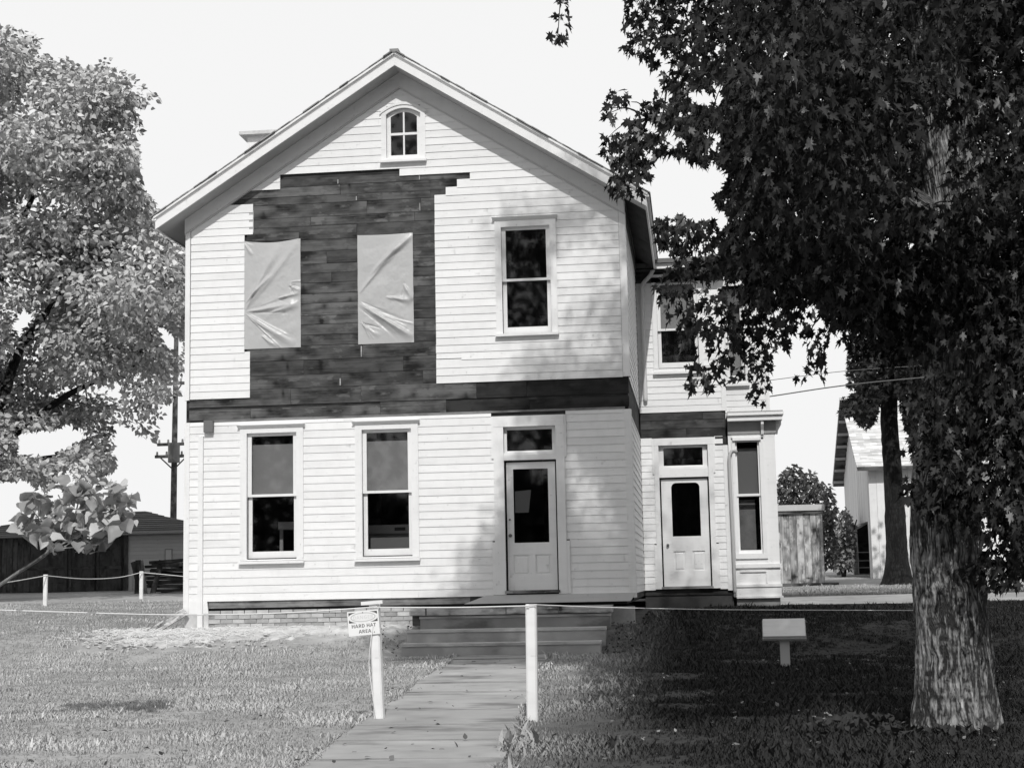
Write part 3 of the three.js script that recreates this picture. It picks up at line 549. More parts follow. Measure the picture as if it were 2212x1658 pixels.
// plastic sheets over the two stripped window openings
function plastic(x0, x1, y0, y1, sag, ridges, label, seed) {
  const nx = 100, ny = 180, P = [], Uv = [], I = [], r = rng(seed);
  { const big = ridges; for (let q = 0; q < 40; q++) { const b = big[Math.floor(r() * big.length)], s = rr(-0.12, 0.12, r), e = rr(-0.2, 0.2, r), k = rr(0.4, 0.95, r); ridges = [...ridges, [b[0] + s * 0.25, b[1] + s * 0.25, mix(b[0], b[2], k) + e * 0.6, mix(b[1], b[3], k) + e * 0.5, rr(0.012, 0.03, r), rr(-0.013, 0.016, r)]]; } }
  for (let j = 0; j <= ny; j++) for (let i = 0; i <= nx; i++) {
    const u = i / nx, v = j / ny; let z = 0.012 + 0.022 * Math.pow(Math.sin(Math.PI * u) * Math.sin(Math.PI * v), 0.7);
    for (const [ax, ay, bx, by, w, A] of ridges) {
      const dx = bx - ax, dy = (by - ay) * 2, L = Math.hypot(dx, dy), px = u - ax, py = (v - ay) * 2, t = (px * dx + py * dy) / (L * L), d = (px * dy - py * dx) / L;
      const tp = Math.max(0, 1 - Math.pow(Math.abs(2 * t - 1), 3)) * (t > -0.02 && t < 1.02 ? 1 : 0), ww = w * (0.35 + 0.9 * clamp(t, 0, 1));
      z += A * tp * Math.exp(-((d / ww) ** 2));
    }
    z += 0.030 * (fbm(u + 0.12 * v, v - 0.2 * u, 4, 7, 4, seed) - 0.5) * Math.min(1, 8 * Math.min(u, 1 - u, v, 1 - v));
    const edge = 0.006 * (fbm(v, u, 9, 3, 2, seed + 3) - 0.5);
    const top = y1 - sag * Math.sin(Math.PI * clamp(u * 1.05, 0, 1));
    P.push(mix(x0, x1, u) + (i === 0 || i === nx ? edge : 0), mix(y0, top, v), z); Uv.push(u, v * 2);
  }
  for (let j = 0; j < ny; j++) for (let i = 0; i < nx; i++) { const a = j * (nx + 1) + i; I.push(a, a + 1, a + nx + 1, a + 1, a + nx + 2, a + nx + 1); }
  const g = new THREE.BufferGeometry(); g.setAttribute('position', new THREE.Float32BufferAttribute(P, 3)); g.setAttribute('uv', new THREE.Float32BufferAttribute(Uv, 2)); g.setIndex(I); g.computeVertexNormals();
  const m = new THREE.MeshPhysicalMaterial({ roughness: 0.36, transmission: 0.25, thickness: 0, ior: 1.45, side: THREE.DoubleSide }); m.color.setRGB(0.60, 0.60, 0.60);
  tag(mesh('plastic_sheet', g, m), label, 'plastic sheet', 'plastic sheets over stripped window openings');
}
plastic(1.115, 2.17, 5.075, 7.09, 0.05, [[0.03, 0.36, 0.62, 0.98, 0.07, 0.03], [0.06, 0.38, 0.95, 0.98, 0.06, 0.026], [0.02, 0.34, 1, 0.42, 0.05, 0.035], [0.45, 0.33, 0.98, 0.39, 0.05, 0.032], [0.6, 0.46, 1, 0.50, 0.035, 0.03], [0.8, 0.58, 1, 0.51, 0.03, 0.022], [0.02, 0.33, 0.9, 0.02, 0.06, 0.04], [0.3, 0.12, 0.6, 0.01, 0.03, 0.02], [0.0, 0.98, 0.14, 0.87, 0.03, 0.02], [0.02, 0.42, 0.5, 0.7, 0.03, 0.02]],
  'wrinkled pale plastic sheet over the left of the two stripped upper openings', 101);
plastic(3.235, 4.26, 5.085, 7.10, 0.012, [[0.02, 0.46, 0.88, 1.0, 0.05, 0.045], [0.2, 0.62, 0.98, 1.0, 0.05, 0.035], [0.45, 0.72, 1.0, 0.98, 0.035, 0.03], [0.5, 0.42, 1, 0.38, 0.05, 0.035], [0.82, 0.54, 1, 0.38, 0.04, 0.035], [0.02, 0.37, 0.99, 0.03, 0.06, 0.045], [0.3, 0.28, 0.99, 0.05, 0.035, 0.03], [0.03, 0.2, 0.4, 0.06, 0.04, 0.02]],
  'wrinkled pale plastic sheet over the right stripped upper opening, with one long diagonal fold', 102);
// things seen through the panes
{
  const t = thing('work_table', 'pale table standing inside the left ground floor window', 'table', null, [1.86, 0.45, -0.85]);
  box('tabletop', [-0.32, 0.6, 1.36, 1.50, -0.3, 0.1], M(0.62), t); for (const x of [-0.30, 0.52]) box('leg', [x, x + 0.06, 0, 1.355, 0.02, 0.08], M(0.55), t); 
  const s = thing('counter', 'pale counter with a dark handle slot inside the right ground floor window', 'counter', null, [3.8, 0.45, -0.85]);
  box('countertop', [-0.7, 0.75, 1.24, 1.40, -0.4, 0.1], M(0.62), s); box('counter_body', [-0.66, 0.7, 0, 1.238, -0.38, 0.06], M(0.32), s); box('handle_slot', [-0.08, 0.12, 1.29, 1.35, 0.101, 0.11], M(0.08), s);
  const n = mesh('paper_notice', new MB().hexa([[6.02, 1.98, -0.104], [6.26, 1.98, -0.104], [6.31, 2.38, -0.104], [6.02, 2.36, -0.104], [6.02, 1.98, -0.102], [6.26, 1.98, -0.102], [6.31, 2.38, -0.102], [6.02, 2.36, -0.102]]), M(0.30, { roughness: 1 }));
  tag(n, 'grey paper hung inside the glass of the front door', 'notice');
}
// ------------------------------------------------------------------ rope line, signs
const postM = M(0.80, { map: T.paint, roughness: 0.75 });
function post(x, z, h, w, lean, label, group) {
  const y = gnd(x, z), t = thing('rope_post', label, 'post', group, [x, y, z], rr(-0.2, 0.2)); t.rotation.z = lean;
  const c = 0.012 * w / 0.09, s = new THREE.Shape(); s.moveTo(-w / 2 + c, -w / 2); s.lineTo(w / 2 - c, -w / 2); s.lineTo(w / 2, -w / 2 + c); s.lineTo(w / 2, w / 2 - c); s.lineTo(w / 2 - c, w / 2); s.lineTo(-w / 2 + c, w / 2); s.lineTo(-w / 2, w / 2 - c); s.lineTo(-w / 2, -w / 2 + c); s.closePath();
  const g = new THREE.ExtrudeGeometry(s, { depth: h + 0.2 - 0.012, bevelEnabled: true, bevelSize: 0.004, bevelThickness: 0.006, bevelSegments: 1 }); g.rotateX(-Math.PI / 2); g.translate(0, -0.2, 0);
  mesh('stake', g, postM, t); return t;
}
const pA = at(811, 1303, 11.8), pB = at(1145, 1303, 11.9);
const nearA = post(pA.x + 0.03, 11.8, pA.y - gnd(pA.x, 11.8), 0.088, 0.035, 'white square stake on the lawn that carries the hard hat sign', 'stakes of the rope line');
{ const k = box('cross_cleat', [-0.12, 0.10, -0.018, 0.016, 0.046, 0.07], postM, nearA); k.position.y = pA.y - gnd(pA.x, 11.8) + 0.012; k.rotation.z = 0.03; }
const nearB = post(pB.x, 11.9, pB.y - gnd(pB.x, 11.9), 0.098, -0.01, 'plain white square stake on the lawn in front of the front steps', 'stakes of the rope line');
const f1 = at(98, 1240, -13.6), f2 = at(305, 1233, -18.6);
for (const [p, z, l] of [[f1, -13.6, 'thin white stake far left on the lawn, nearer the left edge'], [f2, -18.6, 'thin white stake far left on the lawn, in front of the lumber pile']]) post(p.x, z, p.y - gnd(p.x, z), 0.10, 0, l, 'stakes of the rope line');
function rope(pts, r, label, tone = 0.72) { tag(mesh('rope', tube(pts, () => r, 60, 6), M(tone, { roughness: 1 })), label, 'rope', 'ropes strung between the stakes'); }
const w3 = (px, py, z) => at(px, py, z).toArray();
rope([w3(-60, 1315, 11.6), w3(120, 1321, 11.7), w3(394, 1327.5, 11.75), w3(620, 1323, 11.78), w3(806, 1311, 11.86)], 0.006, 'white rope strung across the lawn from the left to the sign stake');
rope([w3(806, 1311, 11.86), w3(980, 1311.5, 11.9), w3(1143, 1308, 11.98)], 0.006, 'white rope between the two near white stakes');
rope([w3(1143, 1305, 11.98), w3(1300, 1311, 11.9), w3(1480, 1315, 11.8), w3(1590, 1316.5, 11.6), w3(1990, 1318, 11.2)], 0.0045, 'white rope from the right stake to the big tree trunk', 0.6);
rope([w3(806, 1350, 11.87), w3(800, 1390, 11.9), w3(797, 1430, 11.9), w3(801, 1475, 11.95), w3(812, 1540, 12.0)], 0.004, 'loose rope end hanging down beside the sign stake');
rope([w3(-70, 1270, -10), w3(30, 1255, -12), w3(98, 1243, -13.5)], 0.012, 'far rope running left from the nearer far stake', 0.6);
rope([w3(98, 1243, -13.5), w3(190, 1250, -16), w3(260, 1246, -17.6), w3(305, 1236, -18.5)], 0.012, 'far rope sagging between the two far stakes', 0.6);
rope([w3(305, 1236, -18.5), w3(350, 1240, -18.4), w3(420, 1247, -18.2)], 0.012, 'far rope from the second far stake to behind the house', 0.6);

// sign board on the left stake
{
  const cv = document.createElement('canvas'); cv.width = 512; cv.height = 416; const c = cv.getContext('2d');
  c.fillStyle = '#e6e6e6'; c.fillRect(0, 0, 512, 416);
  c.fillStyle = '#4a4a4a'; c.fillRect(18, 20, 476, 176);
  c.fillStyle = '#e2e2e2'; c.beginPath(); c.ellipse(256, 108, 250, 98, 0, 0, Math.PI * 2); c.fill();
  c.strokeStyle = '#bdbdbd'; c.lineWidth = 16; c.beginPath(); c.ellipse(256, 108, 200, 72, 0, 0, Math.PI * 2); c.stroke();
  c.fillStyle = '#cfcfcf'; c.font = 'bold 84px sans-serif'; c.textAlign = 'center'; c.textBaseline = 'middle'; c.fillText('DANGER', 256, 110);
  c.fillStyle = '#5a5a5a'; c.font = 'bold 84px sans-serif'; c.fillText('HARD HAT', 256, 254, 470); c.fillText('AREA', 270, 350);
  const t = new THREE.CanvasTexture(cv); t.colorSpace = THREE.SRGBColorSpace;
  const s = thing('warning_sign', 'white sign board reading hard hat area, fixed to the left near stake', 'sign', null, at(785, 1345, 11.86).toArray(), 0.0);
  s.rotation.z = 0.075;
  box('sign_board', [-0.158, 0.158, -0.122, 0.122, -0.012, 0.0], M(0.72, { roughness: 0.6 }), s);
  const pg = new THREE.PlaneGeometry(0.312, 0.240); pg.translate(0, 0, 0.002); const fm = new THREE.MeshStandardMaterial({ map: t, roughness: 0.6 }); mesh('sign_face', pg, fm, s);
  const sc = new MB(); sc.box(-0.004, 0.004, 0.1, 0.108, 0, 0.008).box(0.1, 0.108, -0.1, -0.092, 0, 0.006); mesh('screw', sc, metalDark, s);
}
// low lectern shaped marker on the right
{
  const p = at(1697, 1430, 5.0), t = thing('marker_sign', 'low lectern marker with a slanted pale panel on a short post under the tree', 'sign', null, [p.x, gnd(p.x, 5), 5.0], -0.05);
  const top = at(1697, 1356, 5.0).y - gnd(p.x, 5);
  box('post', [-0.066, 0.066, -0.1, top - 0.03, -0.05, 0.05], M(0.40, { map: T.paint }), t);
  const g = new THREE.BoxGeometry(0.58, 0.032, 0.36); const b = mesh('slanted_panel', g, M(0.62, { map: T.paint, roughness: 0.5 }), t); b.position.set(0, top, 0.02); b.rotation.x = 40 * D2R;
  const g2 = new THREE.BoxGeometry(0.60, 0.03, 0.385); const b2 = mesh('panel_frame', g2, M(0.36, { map: T.paint }), t); b2.position.set(0, top - 0.028, -0.003); b2.rotation.x = 40 * D2R;
}

// ------------------------------------------------------------------ far buildings
// dark garage on the left with pale siding at its right end
{
  const z = -28, t = thing('garage', 'low hip roofed garage with dark board doors and pale siding at its right end', 'garage');
  const L = at(-120, 1150, z).x, mid = at(276, 1150, z).x, R = at(470, 1150, z).x, y0 = gnd(mid, z) - 0.1, y1 = 2.78, dm = M(0.03, { map: T.wood, roughness: 0.95 });
  box('wall', [L, mid, y0, y1, z - 8, z - 0.03], darkWood, t);
  const pw = box('siding_wall', [mid, R, y0, y1, z - 8, z - 0.03], M(0.3), t);
  for (let y = y0; y < y1; y += 0.14) box('clapboard', [mid, R, y, y + 0.133, z - 0.028, z + 0.0], M(rr(0.40, 0.46), { map: T.paint }), pw);
  let x = L; const tones = [0.05, 0.065, 0.042, 0.075].map(g => M(g, { map: T.wood, roughness: 0.95 }));
  while (x < mid - 0.05) { const w = rr(0.17, 0.24); box('board', [x, Math.min(mid, x + w) - 0.012, y0, y1, z - 0.028, z + rr(0.0, 0.012)], tones[Math.floor(R0() * 4)], t); x += w; }
  const X = px => at(px, 1220, z).x;
  for (const [a, b] of [[60, 145], [150, 205], [210, 262]]) {
    const d = box('garage_door', [X(a), X(b), y0 + 0.12, y1 - 0.35, z + 0.014, z + 0.045], M(0.045, { map: T.wood }), t);
    box('rail', [X(a), X(b), 1.52, 1.62, z + 0.046, z + 0.065], M(0.06, { map: T.wood }), d); box('stile', [X(a), X(a) + 0.09, y0 + 0.14, y1 - 0.37, z + 0.046, z + 0.06], M(0.06, { map: T.wood }), d);
  }
  for (const px of [283, 300]) box('patch_board', [X(px) - 0.06, X(px) + 0.06, y0, y0 + 0.9, z + 0.013, z + 0.03], M(0.4), t);
  box('corner_post', [mid - 0.12, mid + 0.02, y0, y1, z + 0.013, z + 0.04], tones[1], t);
  box('hatch_frame', [X(356), X(372), 1.35, 2.2, z + 0.001, z + 0.03], M(0.22), t); box('hatch', [X(358), X(370), 1.38, 2.16, z + 0.031, z + 0.04], M(0.45), t);
  // hip roof, shingle courses as steps
  const rm = [0.10, 0.12, 0.085].map(g => M(g, { map: T.rough, roughness: 1 })), ov = 0.35, top = 3.75, n = 12;
  const r = mesh('roof', (() => { const b = new MB(); b.hexa([[L, y1, z - 8], [R - 0.1, y1, z - 8], [R - 4.3, top, z - 4.1], [L + 3, top, z - 4.1], [L, y1, z], [R - 0.1, y1, z], [R - 4.3, top, z - 4], [L + 3, top, z - 4]]); return b; })(), rm[0], t);
  for (let k = 0; k < n; k++) { const f = k / n, g = (k + 1.15) / n, q = (v, a, b) => mix(a, b, v); const b = new MB(); b.hexa([[q(g, L - ov, L + 3), q(g, y1 - 0.06, top + 0.05) - 0.02, q(g, z + ov, z - 4)], [q(g, R + ov, R - 4.2), q(g, y1 - 0.06, top + 0.05) - 0.02, q(g, z + ov, z - 4)], [q(g, R + ov, R - 4.2), q(g, y1 - 0.06, top + 0.05), q(g, z + ov, z - 4)], [q(g, L - ov, L + 3), q(g, y1 - 0.06, top + 0.05), q(g, z + ov, z - 4)], [q(f, L - ov, L + 3), q(f, y1 - 0.06, top + 0.05) - 0.01, q(f, z + ov, z - 4)], [q(f, R + ov, R - 4.2), q(f, y1 - 0.06, top + 0.05) - 0.01, q(f, z + ov, z - 4)], [q(f, R + ov, R - 4.2), q(f, y1 - 0.06, top + 0.05) + 0.03, q(f, z + ov, z - 4)], [q(f, L - ov, L + 3), q(f, y1 - 0.06, top + 0.05) + 0.03, q(f, z + ov, z - 4)]]); mesh('shingle_course', b, rm[k % 3], r); }
}
// lumber pile at the garage
{
  const z = -24.5, x = at(352, 1278, z).x, y = gnd(x, z), t = thing('lumber_pile', 'stack of dark old lumber beside the garage behind the far stake', 'lumber pile', null, [x, y, z]);
  const r = rng(77), tones = [0.03, 0.045, 0.08, 0.025].map(g => M(g, { map: T.wood, roughness: 1 }));
  for (let k = 0; k < 8; k++) for (let q = 0; q < 3; q++) { const L = rr(1.1, 1.7, r), o = box('plank', [-L * 0.3, L, 0.03 + k * 0.14, 0.03 + k * 0.14 + rr(0.09, 0.135, r), -0.5 + q * 0.3, -0.25 + q * 0.3 + rr(0, 0.05, r)], tones[Math.floor(r() * 4)], t); o.rotation.y = rr(-0.2, 0.2, r); o.rotation.z = rr(-0.07, 0.07, r); o.position.x = rr(-0.25, 0.25, r); }
  for (const [xx, a, g] of [[-0.62, -0.32, 0.05], [-0.48, -0.22, 0.2], [-0.75, -0.05, 0.04], [-0.2, 0.2, 0.05]]) { const o = box('leaning_plank', [-0.09, 0.09, -0.05, 1.15, 0, 0.05], M(g, { map: T.wood }), t); o.position.set(xx, 0, 0.45); o.rotation.z = -a; o.rotation.x = -0.2; }
}
// barn on the right
{
  const z = -24.5, p = at(1887, 1250, z), x0 = p.x, x1 = x0 + 11, y0 = p.y - 0.15, y1 = at(1887, 1003, z).y, D = 8.2, top = y1 + 2.55;
  const t = thing('barn', 'white board barn with pale shingle roof behind the big tree at right', 'barn');
  box('front_wall', [x0, x1, y0, y1, z - 0.2, z - 0.03], M(0.5), t);
  const fr = t.children[0]; let x = x0; while (x < x1) { const w = rr(0.22, 0.27); box('board', [x, Math.min(x1, x + w) - 0.006, y0, y1, z - 0.028, z + rr(0, 0.008)], M(rr(0.74, 0.82), { map: T.paint }), fr); x += w; }
  const gw = wallPanel('gable_wall', [[-D, y0], [-6, y0], [-6, 2.38], [-0.75, 2.52], [-0.75, y0], [0, y0], [0, y1], [-D / 2, top], [-D, y1]].map(([a, b]) => [a, b]), [], 0, 0.15, M(0.45), t);
  gw.rotation.y = -Math.PI / 2; gw.position.set(x0 + 0.18, 0, z - 0.03);
  let q = -D; while (q < -0.02) { const w = rr(0.22, 0.28), m = q + w / 2, yt = y1 + (1 - Math.abs(m + D / 2) / (D / 2)) * 2.5, yb = m > -6 && m < -0.75 ? 2.5 : y0; const o = box('board', [q, Math.min(0, q + w) - 0.008, yb, yt, 0.151, 0.175 + rr(0, 0.01)], M(rr(0.64, 0.72), { map: T.paint }), gw); q += w; }
  box('door_frame', [-6.14, -6.0, y0, 2.5, 0.15, 0.2], M(0.5), gw); box('doorway_back', [-6.3, -0.5, y0, 2.7, -2.5, -2.4], blackM, gw);
  const rm = [0.78, 0.70, 0.84].map(g => M(g, { map: T.shingle, roughness: 1 })), n = 22, ov = 0.38;
  for (const s of [1, -1]) {
    const zz = v => z - D / 2 + s * mix(0, D / 2 + 0.4, v), yy = v => top + 0.15 - v * (top - y1 + 0.25);
    const r = mesh('roof', (() => { const b = new MB(), c = [[x0 - ov, yy(0) - 0.12, zz(0)], [x1, yy(0) - 0.12, zz(0)], [x1, yy(0), zz(0)], [x0 - ov, yy(0), zz(0)], [x0 - ov, yy(1) - 0.12, zz(1)], [x1, yy(1) - 0.12, zz(1)], [x1, yy(1), zz(1)], [x0 - ov, yy(1), zz(1)]]; return b.hexa(s > 0 ? c : [1, 0, 3, 2, 5, 4, 7, 6].map(k => c[k])); })(), M(0.10, { map: T.wood }), t);
    for (let k = 0; k < n; k++) { const f = 1 - k / n, g = Math.max(0, 1 - (k + 1.2) / n), b = new MB(), c = [[x0 - ov - 0.02, yy(g) + 0.002, zz(g)], [x1, yy(g) + 0.002, zz(g)], [x1, yy(g) + 0.012, zz(g)], [x0 - ov - 0.02, yy(g) + 0.012, zz(g)], [x0 - ov - 0.02, yy(f) + 0.002, zz(f)], [x1, yy(f) + 0.002, zz(f)], [x1, yy(f) + 0.035, zz(f)], [x0 - ov - 0.02, yy(f) + 0.035, zz(f)]]; mesh('shingle_course', b.hexa(s > 0 ? c : [1, 0, 3, 2, 5, 4, 7, 6].map(h => c[h])), rm[k % 3], r); }
    for (let k = 0; k < 7; k++) { const v = (k + 0.5) / 7; box('purlin', [x0 - ov, x0, yy(v) - 0.22, yy(v) - 0.125, zz(v) - 0.05, zz(v) + 0.05], M(0.4), r); }
    box('barge_board', [x0 - ov - 0.03, x0 - ov - 0.021, yy(1) - 0.1, yy(1), zz(1) - 0.1, zz(1)], M(0.5), r);
  }
  box('rear_wall', [x0 + 0.2, x1, y0, y1, z - D - 0.1, z - D], darkWood, t);
  box('eave_board', [x0 - 0.3, x1, y1 - 0.02, y1 + 0.08, z + 0.05, z + 0.1], M(0.3), t);
}
// weathered board outhouse with a pale cap
{
  const z = -18, a = at(1677, 1240, z), b = at(1783, 1240, z), y0 = gnd(a.x, z) - 0.1, y1 = at(1730, 1105, z).y, w = b.x - a.x;
  const t = thing('board_shed', 'small weathered board shed with a flat pale cap right of the bay', 'shed', null, [a.x, 0, z]);
  box('wall', [0.02, w - 0.02, y0, y1, -1.5, -0.03], M(0.2), t);
  let x = 0; while (x < w - 0.03) { const q = Math.min(w - x, rr(0.15, 0.22)); box('board', [x, x + q - 0.012, y0 + rr(0, 0.06), y1, -0.028, rr(-0.006, 0.008)], M([0.55, 0.42, 0.62, 0.34, 0.5][Math.floor(R0() * 5)], { map: T.wood, roughness: 1 }), t); x += q; }
  box('roof_cap', [-0.06, w + 0.06, y1 + 0.03, y1 + 0.20, -1.6, 0.10], M(0.55, { map: T.paint }), t); box('roof_batten', [-0.02, w + 0.02, y1 - 0.06, y1 + 0.028, -1.55, 0.06], M(0.15, { map: T.wood }), t);
  box('ground_plank', [-0.3, w + 0.35, y0 + 0.1, y0 + 0.19, 0.02, 0.3], M(0.12, { map: T.wood }), t);
}
// field fence beyond
{
  const z = -30, t = thing('wire_fence', 'thin wire field fence between the board shed and the barn', 'fence'), xs = [at(1770, 1230, z).x, at(1812, 1230, z).x, at(1850, 1230, z).x];
  for (const x of xs) box('fence_post', [x - 0.07, x + 0.07, gnd(x, z) - 0.1, gnd(x, z) + 1.0, z - 0.07, z + 0.07], M(0.22, { map: T.wood }), t);
  for (const h of [0.25, 0.5, 0.8]) mesh('wire', tube([[xs[0] - 2, gnd(xs[0], z) + h, z + 0.08], [xs[1], gnd(xs[1], z) + h, z + 0.08], [xs[2] + 2, gnd(xs[2], z) + h, z + 0.08]], () => 0.015, 12, 4), M(0.3), t);
}
// utility pole and wires
{
  const z = -34, b = at(373, 1140, z), tp = at(381, 690, z), t = thing('utility_pole', 'dark wooden utility pole with crossarms and a transformer left of the house', 'utility pole');
  const X = (px, py) => at(px, py, z), pm = M(0.15, { map: T.wood, roughness: 1 });
  mesh('pole', tube([[b.x, gnd(b.x, z) - 0.3, z], [b.x + 0.02, 4, z], [tp.x, tp.y, z]], [0.15, 0.09], 16, 12), pm, t);
  for (const [py, l, r] of [[803, 352, 412], [830, 350, 412], [961, 343, 420], [987, 338, 420]]) { const a = X(l, py), c = X(r, py - 1); box('crossarm', [a.x, c.x, a.y - 0.06, a.y + 0.06, z + 0.13, z + 0.24], pm, t); for (const k of [0.05, 0.3, 0.7, 0.95]) mesh('insulator', new THREE.CylinderGeometry(0.04, 0.05, 0.14, 8).translate(mix(a.x, c.x, k), a.y + 0.13, z + 0.18), M(0.3, { roughness: 0.3 }), t); }
  for (const [py, d] of [[987, 30], [830, 20]]) for (const s of [-1, 1]) { const c = X(377, py + 28), e = X(377 + s * d * 0.9, py + 2); mesh('brace', tube([[c.x, c.y, z + 0.18], [e.x, e.y, z + 0.24]], () => 0.03, 2, 5), pm, t); }
  const k = X(376, 985); mesh('transformer', new THREE.CylinderGeometry(0.24, 0.24, 0.8, 16).translate(k.x + 0.15, k.y + 0.1, z + 0.48), M(0.16, { roughness: 0.5 }), t);
}
for (const [a, m, b, l] of [[[1654, 822, -8], [1850, 799, -9], [2300, 775, -10], 'upper thin wire leading right from the rear of the house'], [[1655, 857, -8], [1850, 829, -9], [2300, 790, -10], 'lower thicker wire leading right from the rear of the house']])
  tag(mesh('power_line', tube([w3(...a), w3(...m), w3(...b)], () => l[0] === 'u' ? 0.008 : 0.015, 30, 5), M(0.12)), l, 'wire', 'wires leaving the rear of the house');

// straw and broken lath scattered over the dirt
{
  const r = rng(515), g = new THREE.BoxGeometry(1, 0.05, 0.05), o = new THREE.Object3D(), N = 900, im = new THREE.InstancedMesh(g, M(0.74, { roughness: 1 }), N);
  for (let k = 0; k < N; k++) { const x = -0.2 + (r() + r() + r() - 1.5) * 1.5 + (r() < 0.25 ? rr(0, 2.5, r) : 0), z = 0.3 + Math.abs(r() + r() - 1) * 1.3; o.position.set(x, gnd(x, z) + rr(0.04, 0.09, r), Math.max(0.1, z)); o.rotation.set(rr(-0.3, 0.3, r), r() * 6.28, rr(-0.35, 0.35, r)); const L = rr(0.06, 0.22, r); o.scale.set(L, 0.10 + r() * 0.08, 0.07 + r() * 0.10); o.updateMatrix(); im.setMatrixAt(k, o.matrix); }
  im.name = 'straw'; im.castShadow = im.receiveShadow = true; scene.add(im); stuff(im); tag(im, 'pale straw and splinters scattered at the left front corner of the house', 'straw');
}
// rubble along the front
{
  const r = rng(55), gs = [];
  for (let k = 0; k < 170; k++) {
    const x = rr(-1.3, 2.3, r), z = rr(0.15, 1.5, r), s = rr(0.012, 0.045, r) * (r() < 0.12 ? 1.8 : 1), g = new THREE.DodecahedronGeometry(s, 0); g.scale(rr(0.8, 1.8, r), rr(0.5, 0.9, r), rr(0.7, 1.4, r)); g.rotateY(r() * 6); g.rotateX(rr(-0.4, 0.4, r)); g.translate(x, gnd(x, z) + s * 0.25 + 0.01, z); gs.push(g);
  }
  const o = stuff(mesh('rubble', mergeGeometries(gs), M(0.55, { map: T.rough, roughness: 1 }))); tag(o, 'loose pale rubble and clods along the foot of the front wall', 'rubble');
}
// ------------------------------------------------------------------ trees
const dm = new THREE.Object3D(), _m = new THREE.Matrix4(), _c = new THREE.Color();
function leafGeo(kind, curl = 1, fold = 0.16, wav = 0) {
  let pts;
  if (kind === 'maple') pts = [[0, -0.12], [0.10, 0.02], [0.34, -0.14], [0.20, 0.13], [0.52, 0.30], [0.40, 0.40], [0.47, 0.52], [0.15, 0.42], [0.19, 0.68], [0.09, 0.66], [0, 1.0], [-0.09, 0.66], [-0.19, 0.68], [-0.15, 0.42], [-0.47, 0.52], [-0.40, 0.40], [-0.52, 0.30], [-0.20, 0.13], [-0.34, -0.14], [-0.10, 0.02]];
  else if (kind === 'broad') pts = [[0, 0], [0.3, -0.08], [0.52, 0.12], [0.55, 0.35], [0.40, 0.62], [0.17, 0.82], [0, 1.0], [-0.17, 0.82], [-0.40, 0.62], [-0.55, 0.35], [-0.52, 0.12], [-0.3, -0.08]];
  else pts = [[0, 0], [0.28, 0.22], [0.30, 0.5], [0, 1.0], [-0.30, 0.5], [-0.28, 0.22]];
  const P = [0, 0.34, -0.03], I = [], U = [0.5, 0.5]; for (const [x, y] of pts) { P.push(x, y, fold * Math.abs(x) - 0.22 * curl * (y - 0.2) * (y - 0.2) + wav * Math.sin(x * 9 + y * 7)); U.push(x, y); }
  const n = pts.length; for (let i = 0; i < n; i++) I.push(0, 1 + i, 1 + (i + 1) % n);
  const g = new THREE.BufferGeometry(); g.setAttribute('position', new THREE.Float32BufferAttribute(P, 3)); g.setAttribute('uv', new THREE.Float32BufferAttribute(U, 2)); g.setIndex(I); g.computeVertexNormals(); return g;
}
const LG = { maple: leafGeo('maple'), maple2: leafGeo('maple', 2.6, 0.45, 0.05), maple3: leafGeo('maple', 1.5, -0.35, 0.06), broad: leafGeo('broad', 1.2, 0.28, 0.05), broad2: leafGeo('broad', 2.2, 0.5, 0.07), small: leafGeo('small') };
function leafMatrix(p, tip, roll, size, r, wd = 1) {      // local +y is the tip
  const y = tip.clone().normalize(), a = Math.abs(y.y) < 0.95 ? V3(0, 1, 0) : V3(1, 0, 0), z = new THREE.Vector3().crossVectors(new THREE.Vector3().crossVectors(y, a), y).normalize();
  z.applyAxisAngle(y, roll); const x = new THREE.Vector3().crossVectors(y, z);
  return new THREE.Matrix4().makeBasis(x, y, z).scale(V3(size * wd, size, size)).setPosition(p);
}
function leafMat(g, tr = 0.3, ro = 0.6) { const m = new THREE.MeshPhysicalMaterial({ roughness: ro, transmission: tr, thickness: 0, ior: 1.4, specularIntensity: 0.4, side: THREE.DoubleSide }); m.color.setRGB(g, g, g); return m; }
function foliage(tree, geo, mat, leaves, nParts, rnd) {     // leaves: {m, px}; the ones that show largest become parts
  const inst = leaves.slice(); let parts = [];
  if (nParts) { const vis = inst.filter(l => l.px && l.px[0] > -20 && l.px[0] < 2232 && l.px[1] > -20 && l.px[1] < 1680).sort((a, b) => b.show - a.show).slice(0, nParts); const S = new Set(vis); parts = vis; leaves = inst.filter(l => !S.has(l)); }
  const geos = Array.isArray(geo) ? geo : [geo];
  geos.forEach((g, k) => {
    const sub = leaves.filter((l, i) => i % geos.length === k), im = new THREE.InstancedMesh(g, mat, sub.length); im.name = 'crown'; im.castShadow = im.receiveShadow = true; im.userData.kind = 'stuff';
    sub.forEach((l, i) => { im.setMatrixAt(i, l.m); const c = l.c; im.setColorAt(i, _c.setRGB(c, c, c)); });
    tree.add(im);
  });
  for (const [i, l] of parts.entries()) { const o = new THREE.Mesh(geos[i % geos.length], mat); o.name = 'leaf'; o.castShadow = o.receiveShadow = true; l.m.decompose(o.position, o.quaternion, o.scale); tree.add(o); }
}
function limb(tree, pts, r0, r1, m = barkM, name = 'limb', seg = 14, rs = 9) { return mesh(name, tube(pts, [r0, r1], seg, rs), m, tree); }
function barkRadius(r, seed) { return (t) => { const base = r(t); const fl = Math.max(0, 1 - t * 22); return a => { const rd = Math.abs(fbm(a / 6.2832, t * 1.0 + 0.01, 22, 40, 3, seed) - 0.5) * 2; return base * (1 + 0.16 * (rd - 0.3) + 0.05 * Math.sin(a * 3 + seed) + fl * 0.34 * Math.max(0, Math.sin(a * 4 + seed)) ); }; }; }

